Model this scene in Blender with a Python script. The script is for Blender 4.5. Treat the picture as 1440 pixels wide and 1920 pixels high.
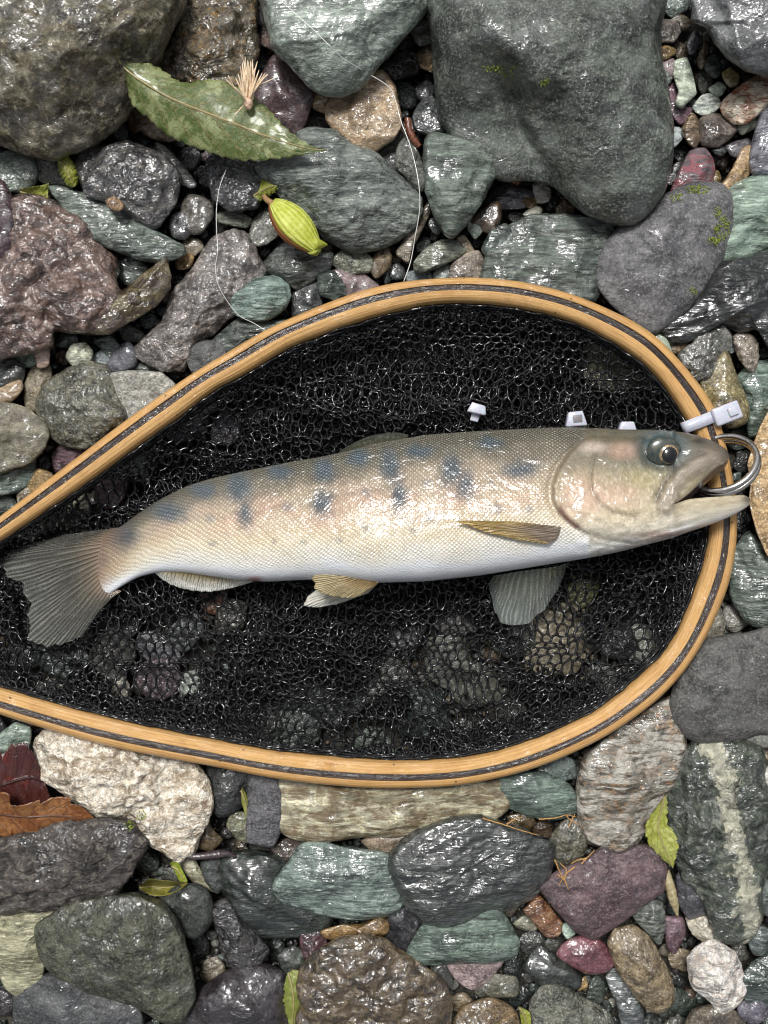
import bpy, math, random
import numpy as np
from math import radians, pi, sin, cos

for _o in list(bpy.data.objects):
    bpy.data.objects.remove(_o, do_unlink=True)
SC = bpy.context.scene
COL = SC.collection

# ---------------------------------------------------------------- camera
CAM_H = 0.508          # metres above the gravel
FPX = 1800.0           # focal length in photo pixels (photo is 1440 x 1920)
cam_data = bpy.data.cameras.new('camera')
cam = bpy.data.objects.new('camera', cam_data)
COL.objects.link(cam)
cam.location = (0, 0, CAM_H)
cam.rotation_euler = (0, 0, 0)
cam_data.sensor_fit = 'VERTICAL'
cam_data.sensor_height = 32.0
cam_data.lens = 32.0 * FPX / 1920.0
cam_data.clip_start = 0.01
cam_data.clip_end = 100.0
SC.camera = cam

# ---------------------------------------------------------------- sky and sun
SUN_EL, SUN_AZ = 62.0, -18.0      # degrees; azimuth from +Y (top of the picture)
world = bpy.data.worlds.new('World')
SC.world = world
world.use_nodes = True
wn = world.node_tree
wn.nodes.clear()
w_out = wn.nodes.new('ShaderNodeOutputWorld')
w_bg = wn.nodes.new('ShaderNodeBackground')
w_hs = wn.nodes.new('ShaderNodeHueSaturation')
w_sky = wn.nodes.new('ShaderNodeTexSky')
w_sky.sky_type = 'NISHITA'
w_sky.sun_disc = False
w_sky.sun_elevation = radians(SUN_EL)
w_sky.sun_rotation = radians(SUN_AZ)
w_sky.air_density = 1.0
w_sky.dust_density = 4.0
w_hs.inputs['Saturation'].default_value = 0.30      # overcast: nearly grey
wn.links.new(w_sky.outputs[0], w_hs.inputs['Color'])
wn.links.new(w_hs.outputs[0], w_bg.inputs['Color'])
w_bg.inputs['Strength'].default_value = 0.050
wn.links.new(w_bg.outputs[0], w_out.inputs['Surface'])

sd = bpy.data.lights.new('sun', 'SUN')
sd.energy = 1.5
sd.angle = radians(16)
sd.color = (1.0, 0.99, 0.97)
sun = bpy.data.objects.new('sun', sd)
COL.objects.link(sun)
sun.location = (0, 0.6, 1.2)
sun.rotation_euler = (radians(-(90 - SUN_EL)), 0, radians(-SUN_AZ))

SC.view_settings.view_transform = 'Standard'
SC.view_settings.look = 'None'
SC.view_settings.exposure = 1.2
SC.view_settings.gamma = 1.0
SC.view_settings.use_curve_mapping = False
SC.cycles.use_denoising = True
SC.cycles.filter_width = 1.2
SC.cycles.sample_clamp_indirect = 3.0
SC.cycles.max_bounces = 6
SC.cycles.transparent_max_bounces = 12

# ---------------------------------------------------------------- helpers
RNG = np.random.default_rng(7)
random.seed(7)

def P(x, y, zmm):
    """photo pixel at height zmm (millimetres) -> metres"""
    k = (CAM_H - zmm * 0.001) / FPX
    return ((x - 720.0) * k, (960.0 - y) * k, zmm * 0.001)

def PA(x, y, zmm):
    x, y, zmm = np.broadcast_arrays(np.asarray(x, float), np.asarray(y, float), np.asarray(zmm, float))
    k = (CAM_H - zmm * 0.001) / FPX
    return np.stack([(x - 720.0) * k, (960.0 - y) * k, zmm * 0.001], -1)

MM = 0.2617            # millimetres per photo pixel at hoop height

_perm = np.random.default_rng(11).permutation(256)
_perm = np.concatenate([_perm, _perm, _perm])
_grad = np.random.default_rng(12).normal(size=(256, 3))
_grad /= np.linalg.norm(_grad, axis=1)[:, None]

def pnoise(p):
    p = np.asarray(p, float)
    i = np.floor(p).astype(int)
    f = p - i
    u = f * f * f * (f * (f * 6 - 15) + 10)
    i &= 255
    out = np.zeros(len(p))
    for dx in (0, 1):
        wx = u[:, 0] if dx else 1 - u[:, 0]
        for dy in (0, 1):
            wy = u[:, 1] if dy else 1 - u[:, 1]
            for dz in (0, 1):
                wz = u[:, 2] if dz else 1 - u[:, 2]
                h = _perm[_perm[_perm[(i[:, 0] + dx) & 255] + ((i[:, 1] + dy) & 255)] + ((i[:, 2] + dz) & 255)]
                g = _grad[h]
                d = f - np.array([dx, dy, dz])
                out += wx * wy * wz * (g * d).sum(1)
    return out * 1.6

def fbm(p, octv=4, gain=0.5):
    s = np.zeros(len(p)); a = 1.0; q = np.array(p, float)
    for k in range(octv):
        s += a * pnoise(q); a *= gain; q = q * 2.03 + 17.3
    return s

def ridged(p, octv=4, gain=0.55):
    s = np.zeros(len(p)); a = 1.0; q = np.array(p, float)
    for k in range(octv):
        s += a * (1 - 2 * np.abs(pnoise(q))); a *= gain; q = q * 2.1 + 9.1
    return s

def lin(c):
    if isinstance(c, str):
        c = c.lstrip('#')
        c = tuple(int(c[i:i + 2], 16) for i in (0, 2, 4))
    r = []
    for v in c[:3]:
        v /= 255.0
        r.append(v / 12.92 if v <= 0.04045 else ((v + 0.055) / 1.055) ** 2.4)
    return tuple(r)

def mesh_np(name, V, quads=None, tris=None, smooth=True):
    V = np.asarray(V, np.float32)
    me = bpy.data.meshes.new(name)
    nq = 0 if quads is None else len(quads)
    nt = 0 if tris is None else len(tris)
    idx = []
    if nq: idx.append(np.asarray(quads, np.int32).ravel())
    if nt: idx.append(np.asarray(tris, np.int32).ravel())
    idx = np.concatenate(idx)
    tot = np.concatenate([np.full(nq, 4, np.int32), np.full(nt, 3, np.int32)])
    start = np.concatenate([[0], np.cumsum(tot)[:-1]]).astype(np.int32)
    me.vertices.add(len(V)); me.vertices.foreach_set('co', V.ravel())
    me.loops.add(len(idx)); me.loops.foreach_set('vertex_index', idx)
    me.polygons.add(len(tot)); me.polygons.foreach_set('loop_start', start)
    try:
        me.polygons.foreach_set('loop_total', tot)
    except Exception:
        pass
    me.update(calc_edges=True)
    me.validate()
    if smooth:
        me.polygons.foreach_set('use_smooth', np.ones(len(me.polygons), bool))
    return me

def vattr(me, name, data, kind='FLOAT_VECTOR'):
    data = np.asarray(data, np.float32)
    a = me.attributes.new(name, kind, 'POINT')
    if kind == 'FLOAT_COLOR':
        if data.shape[1] == 3:
            data = np.concatenate([data, np.ones((len(data), 1), np.float32)], 1)
        a.data.foreach_set('color', data.ravel())
    elif kind == 'FLOAT':
        a.data.foreach_set('value', data.ravel())
    else:
        a.data.foreach_set('vector', data.ravel())

def link(name, me, mat=None, parent=None, loc=(0, 0, 0)):
    o = bpy.data.objects.new(name, me)
    COL.objects.link(o)
    o.location = loc
    if mat is not None and me is not None:
        me.materials.append(mat)
    if parent is not None:
        o.parent = parent
    return o

def tag(o, label=None, cat=None, group=None, kind=None):
    if label: o['label'] = label
    if cat: o['category'] = cat
    if group: o['group'] = group
    if kind: o['kind'] = kind
    return o

def empty(name, loc=(0, 0, 0)):
    o = bpy.data.objects.new(name, None)
    o.empty_display_size = 0.01
    COL.objects.link(o)
    o.location = loc
    return o

def pts(s):
    return np.array([[float(v) for v in t.split(',')] for t in s.split()])

def resample(p, n, closed=False, smooth=1.0, sub=12):
    """arc-length resample; smooth blends straight edges (0) and Catmull-Rom (1)"""
    p = np.asarray(p, float)
    m = len(p)
    if closed:
        q = np.concatenate([p[-1:], p, p[:2]])
        segs = m
    else:
        q = np.concatenate([2 * p[:1] - p[1:2], p, 2 * p[-1:] - p[-2:-1]])
        segs = m - 1
    t = np.linspace(0, 1, sub, endpoint=False)[:, None]
    out = []
    for i in range(segs):
        a, b, c, d = q[i], q[i + 1], q[i + 2], q[i + 3]
        cr = 0.5 * ((2 * b) + (-a + c) * t + (2 * a - 5 * b + 4 * c - d) * t ** 2 + (-a + 3 * b - 3 * c + d) * t ** 3)
        ln = b + (c - b) * t
        out.append(ln + (cr - ln) * smooth)
    out = np.concatenate(out)
    out = np.concatenate([out, out[:1] if closed else p[-1:]])
    d = np.concatenate([[0], np.cumsum(np.linalg.norm(np.diff(out, axis=0), axis=1))])
    s = np.linspace(0, d[-1], n, endpoint=not closed)
    return np.stack([np.interp(s, d, out[:, k]) for k in range(out.shape[1])], 1)

def inpoly(x, y, poly):
    x = np.asarray(x, float); y = np.asarray(y, float)
    c = np.zeros(x.shape, bool)
    n = len(poly); j = n - 1
    for i in range(n):
        xi, yi = poly[i]; xj, yj = poly[j]
        if yi != yj:
            m = ((yi > y) != (yj > y)) & (x < (xj - xi) * (y - yi) / (yj - yi) + xi)
            c ^= m
        j = i
    return c

def segdist(x, y, line):
    """distance of pixels to a polyline"""
    x = np.asarray(x, float); y = np.asarray(y, float)
    best = np.full(x.shape, 1e9)
    for (x0, y0), (x1, y1) in zip(line[:-1], line[1:]):
        dx, dy = x1 - x0, y1 - y0
        t = np.clip(((x - x0) * dx + (y - y0) * dy) / (dx * dx + dy * dy + 1e-9), 0, 1)
        best = np.minimum(best, np.hypot(x - x0 - t * dx, y - y0 - t * dy))
    return best

def sstep(a, b, x):
    t = np.clip((np.asarray(x, float) - a) / (b - a), 0, 1)
    return t * t * (3 - 2 * t)

def tube(path, rad, sides=6, cap=True):
    """path (n,3) metres, rad scalar or (n,) metres -> V, quads, tris"""
    path = np.asarray(path, float); n = len(path)
    rad = np.broadcast_to(np.asarray(rad, float), (n,))
    T = np.gradient(path, axis=0); T /= np.linalg.norm(T, axis=1)[:, None] + 1e-12
    up = np.array([0, 0, 1.0])
    A = np.cross(T, up); bad = np.linalg.norm(A, axis=1) < 1e-3
    A[bad] = np.cross(T[bad], [1, 0, 0]); A /= np.linalg.norm(A, axis=1)[:, None]
    B = np.cross(A, T)
    ph = np.arange(sides) * 2 * pi / sides
    V = path[:, None] + rad[:, None, None] * (A[:, None] * np.cos(ph)[None, :, None] + B[:, None] * np.sin(ph)[None, :, None])
    V = V.reshape(-1, 3)
    i = np.arange(n - 1)[:, None] * sides; k = np.arange(sides)[None]; k2 = (k + 1) % sides
    Q = np.stack([i + k, i + k2, i + sides + k2, i + sides + k], -1).reshape(-1, 4)
    Tr = []
    if cap:
        V = np.concatenate([V, path[:1], path[-1:]])
        c0 = n * sides; c1 = c0 + 1
        for j in range(sides):
            Tr.append((c0, (j + 1) % sides, j)); Tr.append((c1, (n - 1) * sides + j, (n - 1) * sides + (j + 1) % sides))
    return V, Q, np.array(Tr, int).reshape(-1, 3)

def merge(parts):
    Vs, Qs, Ts = [], [], []; o = 0
    for V, Q, T in parts:
        Vs.append(V)
        if Q is not None and len(Q): Qs.append(np.asarray(Q) + o)
        if T is not None and len(T): Ts.append(np.asarray(T) + o)
        o += len(V)
    return np.concatenate(Vs), (np.concatenate(Qs) if Qs else None), (np.concatenate(Ts) if Ts else None)

# ---------------------------------------------------------------- node helpers
class NT:
    def __init__(s, name):
        s.m = bpy.data.materials.new(name); s.m.use_nodes = True
        s.t = s.m.node_tree; s.t.nodes.clear()
        s.out = s.n('ShaderNodeOutputMaterial')
    def n(s, typ, **kw):
        nd = s.t.nodes.new(typ)
        for k, v in kw.items(): setattr(nd, k, v)
        return nd
    def l(s, a, b): s.t.links.new(a, b)
    def set(s, sock, v):
        if hasattr(v, 'is_output') or isinstance(v, bpy.types.NodeSocket): s.l(v, sock)
        else:
            if hasattr(sock.default_value, '__len__') and not isinstance(v, (float, int)):
                v = tuple(v)
                if len(sock.default_value) == 4 and len(v) == 3: v = v + (1.0,)
            sock.default_value = v
    def math(s, op, a, b=0.0, c=None, clamp=False):
        nd = s.n('ShaderNodeMath', operation=op, use_clamp=clamp)
        s.set(nd.inputs[0], a); s.set(nd.inputs[1], b)
        if c is not None: s.set(nd.inputs[2], c)
        return nd.outputs[0]
    def vmath(s, op, a, b=(0, 0, 0)):
        nd = s.n('ShaderNodeVectorMath', operation=op)
        s.set(nd.inputs[0], a)
        if op == 'SCALE': s.set(nd.inputs['Scale'], b)
        else: s.set(nd.inputs[1], b)
        return nd.outputs[0]
    def mix(s, f, a, b, blend='MIX'):
        nd = s.n('ShaderNodeMix', data_type='RGBA', blend_type=blend)
        s.set(nd.inputs[0], f); s.set(nd.inputs[6], a); s.set(nd.inputs[7], b)
        return nd.outputs[2]
    def ramp(s, f, lo, hi, a=0.0, b=1.0):
        nd = s.n('ShaderNodeMapRange', interpolation_type='SMOOTHSTEP')
        s.set(nd.inputs[0], f); nd.inputs[1].default_value = lo; nd.inputs[2].default_value = hi
        nd.inputs[3].default_value = a; nd.inputs[4].default_value = b
        return nd.outputs[0]
    def noise(s, vec, scale, detail=4.0, rough=0.55, dist=0.0):
        nd = s.n('ShaderNodeTexNoise')
        s.set(nd.inputs['Vector'], vec); nd.inputs['Scale'].default_value = scale
        nd.inputs['Detail'].default_value = detail; nd.inputs['Roughness'].default_value = rough
        nd.inputs['Distortion'].default_value = dist
        return nd.outputs['Fac']
    def voro(s, vec, scale, feature='F1', rand=1.0, out='Distance'):
        nd = s.n('ShaderNodeTexVoronoi', feature=feature)
        s.set(nd.inputs['Vector'], vec); nd.inputs['Scale'].default_value = scale
        nd.inputs['Randomness'].default_value = rand
        return nd.outputs[out]
    def mapping(s, vec, rot=(0, 0, 0), scale=(1, 1, 1), loc=(0, 0, 0)):
        nd = s.n('ShaderNodeMapping')
        s.set(nd.inputs[0], vec); nd.inputs['Rotation'].default_value = rot
        nd.inputs['Scale'].default_value = scale; nd.inputs['Location'].default_value = loc
        return nd.outputs[0]
    def attr(s, name, out='Vector'):
        nd = s.n('ShaderNodeAttribute'); nd.attribute_name = name
        return nd.outputs[out]
    def bump(s, h, dist, strength=1.0, normal=None):
        nd = s.n('ShaderNodeBump'); s.set(nd.inputs['Height'], h)
        nd.inputs['Distance'].default_value = dist; nd.inputs['Strength'].default_value = strength
        if normal is not None: s.l(normal, nd.inputs['Normal'])
        return nd.outputs[0]
    def bsdf(s, **kw):
        nd = s.n('ShaderNodeBsdfPrincipled')
        for k, v in kw.items():
            s.set(nd.inputs[k.replace('_', ' ')], v)
        return nd
    def mm(s, seed=0.0):
        """object coordinates in millimetres, shifted per object"""
        tc = s.n('ShaderNodeTexCoord'); oi = s.n('ShaderNodeObjectInfo')
        v = s.vmath('SCALE', tc.outputs['Object'], 1000.0)
        r = s.math('MULTIPLY', oi.outputs['Random'], 900.0)
        return s.vmath('ADD', v, r)

def slin(c, k=1.0):
    """stone colour: wet rock is greyer than it looks when named"""
    r, g, b = lin(c)
    l = 0.3 * r + 0.55 * g + 0.15 * b
    d = 0.12 if (r > g * 1.25 and r > b * 1.5) else (0.24 if r >= g else 0.38)
    o = [k * (v + (l - v) * d) for v in (r, g, b)]
    if r < g: o[2] *= 0.93
    return tuple(o)

def stone_mat(kind, c1, c2, c3, ang=0.0, wet=0.5, vein=None, band=None, size=30.0, bumpy=1.0, veinlet=0.3):
    t = NT('stone_' + kind)
    v = t.mm()
    lum = sum(lin(c2)) / 3
    k = float(np.clip(0.42 + 1.1 * lum, 0.42, 0.95))                 # wet dark rock is darker still, pale quartz stays pale
    c1, c2, c3 = slin(c1, 0.62 * k), slin(c2, k), slin(c3, 1.25 * k + 0.08)
    rot = (0, 0, radians(ang))
    fs = float(np.clip((26.0 / max(size, 6.0)) ** 0.4, 0.75, 1.5))      # bigger stones, broader markings
    if kind == 'f':
        vs = t.mapping(v, rot=rot, scale=(0.16, 1.0, 0.5))
        big = t.noise(vs, 0.18 * fs, 6, 0.68, 0.6)
        fine = t.noise(vs, 0.85, 5, 0.72, 0.3)
    elif kind == 'q':
        vs = t.mapping(v, rot=rot, scale=(0.38, 1.0, 0.7))
        big = t.noise(vs, 0.15 * fs, 6, 0.68, 1.4)
        fine = t.noise(vs, 0.45, 6, 0.72, 0.8)
    elif kind == 'g':
        vs = v
        big = t.noise(v, 0.14 * fs, 6, 0.72)
        fine = t.noise(v, 0.75, 5, 0.8, 0.4)
    elif kind == 'c':
        vs = t.mapping(v, rot=rot, scale=(0.6, 1.0, 0.8))
        big = t.noise(vs, 0.12 * fs, 7, 0.72, 0.8)
        fine = t.noise(v, 0.26, 6, 0.75, 0.6)
    else:
        vs = t.mapping(v, rot=rot, scale=(0.5, 1.0, 0.8))
        big = t.noise(vs, 0.10 * fs, 7, 0.70, 0.4)
        fine = t.noise(v, 0.8, 5, 0.75)
    col = t.mix(t.ramp(big, 0.40, 0.60), c1, c2)
    col = t.mix(t.ramp(fine, 0.48, 0.68, 0, 0.9), col, c3)
    sp = t.noise(v, 1.35, 4, 0.8)
    lo = tuple(x * 0.45 for x in c1); hi = tuple(min(1, x * 1.5 + 0.04) for x in c2)
    col = t.mix(t.ramp(sp, 0.30, 0.47, 0.75, 0), col, lo)
    col = t.mix(t.ramp(sp, 0.57, 0.72, 0, 0.7), col, hi)
    # crystalline grain and thin pale veinlets
    gr = t.noise(vs if kind in 'fq' else v, 0.50, 5, 0.78, 0.3)
    dk = t.mix(1.0, col, (0.42, 0.42, 0.43), 'MULTIPLY'); lt = t.mix(1.0, col, (1.75, 1.72, 1.66), 'MULTIPLY')
    col = t.mix(t.ramp(gr, 0.34, 0.48, 0.85, 0), col, dk)
    col = t.mix(t.ramp(gr, 0.53, 0.68, 0, 0.8), col, lt)
    vl = t.math('ABSOLUTE', t.math('SUBTRACT', t.noise(t.mapping(v, rot=(0.3, 0.2, radians(ang + 40)), scale=(0.5, 1, 1)), 0.045, 5, 0.62, 0.8), 0.5))
    col = t.mix(t.math('MULTIPLY', t.ramp(vl, 0.002, 0.012, 1, 0), veinlet), col, lt)
    if vein:
        vc, va, vd, vw = vein          # colour, angle, spacing mm, width: wandering broken veins
        vv = t.mapping(v, rot=(0, 0, radians(va)), scale=(0.22, 1.0, 0.6))
        nv_ = t.noise(vv, 1.0 / vd, 5, 0.62, 1.1)
        ln = t.math('ABSOLUTE', t.math('SUBTRACT', nv_, 0.5))
        vm = t.math('MULTIPLY', t.ramp(ln, vw * 0.05, vw * 0.22, 1, 0), t.ramp(t.noise(v, 0.12, 4, 0.6), 0.36, 0.58, 0.15, 1))
        col = t.mix(t.math('MULTIPLY', vm, 0.85), col, lin(vc))
    if band:
        bc, ba, bo, bw = band          # one crooked band across the stone
        tc = t.n('ShaderNodeTexCoord')
        bv = t.mapping(t.vmath('SCALE', tc.outputs['Object'], 1000.0), rot=(0, 0, radians(ba)))
        sx = t.n('ShaderNodeSeparateXYZ'); t.l(bv, sx.inputs[0])
        y = t.math('ADD', sx.outputs[1], t.math('MULTIPLY', t.math('SUBTRACT', t.noise(v, 0.09, 6, 0.7), 0.5), bw * 3.2))
        bm_ = t.ramp(t.math('ABSOLUTE', t.math('SUBTRACT', y, bo)), bw * 0.35, bw * 0.62, 1, 0)
        bm_ = t.math('MULTIPLY', bm_, t.ramp(fine, 0.30, 0.62, 1.0, 0.35))
        col = t.mix(bm_, col, lin(bc))
    wetn = t.noise(v, 0.07, 4, 0.65, 0.5)
    wm = t.ramp(wetn, 0.64 - 0.38 * wet, 0.72 - 0.38 * wet, 0.0, 1.0)
    col = t.mix(t.math('MULTIPLY', wm, 0.45), col, t.mix(1.0, col, (0.50, 0.50, 0.50), 'MULTIPLY'))
    amp = {'f': 1.3, 'c': 1.9, 'q': 1.5, 'g': 1.6, 's': 0.8}[kind] * bumpy
    hb = t.noise(vs, 0.42, 3.5, 0.62, 0.3)
    hf = t.noise(v, 0.17, 3, 0.6, 0.3)
    h = t.math('ADD', t.math('MULTIPLY', hb, 0.65), t.math('MULTIPLY', hf, 1.1))
    # rough and worn patches on the same stone
    h = t.math('MULTIPLY', h, t.ramp(t.noise(v, 0.06, 2, 0.5), 0.35, 0.65, 0.35, 1.15))
    nrm = t.bump(t.math('ADD', h, t.math('MULTIPLY', gr, 0.22)), 0.0026 * amp, 0.85)
    fl = t.noise(t.mapping(vs, scale=(1.0, 0.7, 0.7)), 0.36, 2.2, 0.6, 0.8)
    film = t.bump(t.math('ADD', fl, t.math('MULTIPLY', h, 0.40)), 0.0017 * (0.35 + 0.6 * amp), 0.95)
    rr = t.math('SUBTRACT', 0.60, t.math('MULTIPLY', wm, 0.26))
    b = t.bsdf(Base_Color=col, Roughness=rr, Normal=nrm, Coat_Weight=t.math('MULTIPLY', wm, 1.0), Coat_Roughness=0.10, Coat_IOR=1.6)
    t.l(film, b.inputs['Coat Normal'])
    t.l(b.outputs[0], t.out.inputs['Surface'])
    return t.m

def vcol_stone_mat(name, wet=0.5):
    """pebbles: colour stored per stone in a point attribute"""
    t = NT(name)
    v = t.mm()
    base = t.attr('Col', 'Color')
    n1 = t.noise(t.mapping(v, scale=(0.4, 1.0, 0.7)), 0.55, 5, 0.7, 0.5); n2 = t.noise(v, 1.4, 4, 0.8)
    col = t.mix(t.ramp(n1, 0.40, 0.66, 0, 0.8), base, t.mix(1.0, base, (0.42, 0.42, 0.42), 'MULTIPLY'))
    col = t.mix(t.ramp(n2, 0.56, 0.74, 0, 0.6), col, t.mix(1.0, col, (2.0, 2.0, 1.9), 'MULTIPLY'))
    n3 = t.noise(v, 0.4, 2.5, 0.6)
    nrm = t.bump(t.math('ADD', t.math('MULTIPLY', n1, 0.4), n3), 0.0024, 0.8)
    wm = t.ramp(t.noise(v, 0.12, 3), 0.5 - 0.3 * wet, 0.65 - 0.3 * wet)
    b = t.bsdf(Base_Color=col, Roughness=t.math('SUBTRACT', 0.55, t.math('MULTIPLY', wm, 0.25)), Normal=nrm,
               Coat_Weight=wm, Coat_Roughness=0.10, Coat_IOR=1.5)
    t.l(t.bump(n3, 0.0020, 0.8), b.inputs['Coat Normal'])
    t.l(b.outputs[0], t.out.inputs['Surface'])
    return t.m

# ================================================================ the ground
def ground():
    t = NT('wet_sand')
    v = t.mm()
    n1 = t.noise(v, 0.25, 6, 0.7); n2 = t.noise(v, 0.9, 4, 0.7)
    col = t.mix(t.ramp(n1, 0.35, 0.7), lin('23211d'), lin('4a463e'))
    col = t.mix(t.ramp(n2, 0.55, 0.75), col, lin('6a6252'))
    b = t.bsdf(Base_Color=col, Roughness=0.45, Normal=t.bump(t.math('ADD', n1, t.math('MULTIPLY', n2, 0.5)), 0.002, 0.8))
    t.l(b.outputs[0], t.out.inputs['Surface'])
    # one sheet: fine under the picture, coarse out to the horizon
    ax = np.concatenate([[-30, -8, -2, -1, -0.6], np.linspace(-0.4, 0.4, 90), [0.6, 1, 2, 8, 30]])
    X, Y = np.meshgrid(ax, ax)
    p = np.stack([X.ravel(), Y.ravel(), np.zeros(X.size)], 1)
    z = -0.004 + 0.0025 * fbm(p * 40, 3)
    V = np.stack([X.ravel(), Y.ravel(), z], 1)
    n = len(ax); i = np.arange(n - 1)
    A = (i[:, None] * n + i[None]).ravel()
    Q = np.stack([A, A + 1, A + n + 1, A + n], 1)
    o = link('ground', mesh_np('ground', V, Q), t.m)
    tag(o, kind='structure')
ground()

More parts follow.
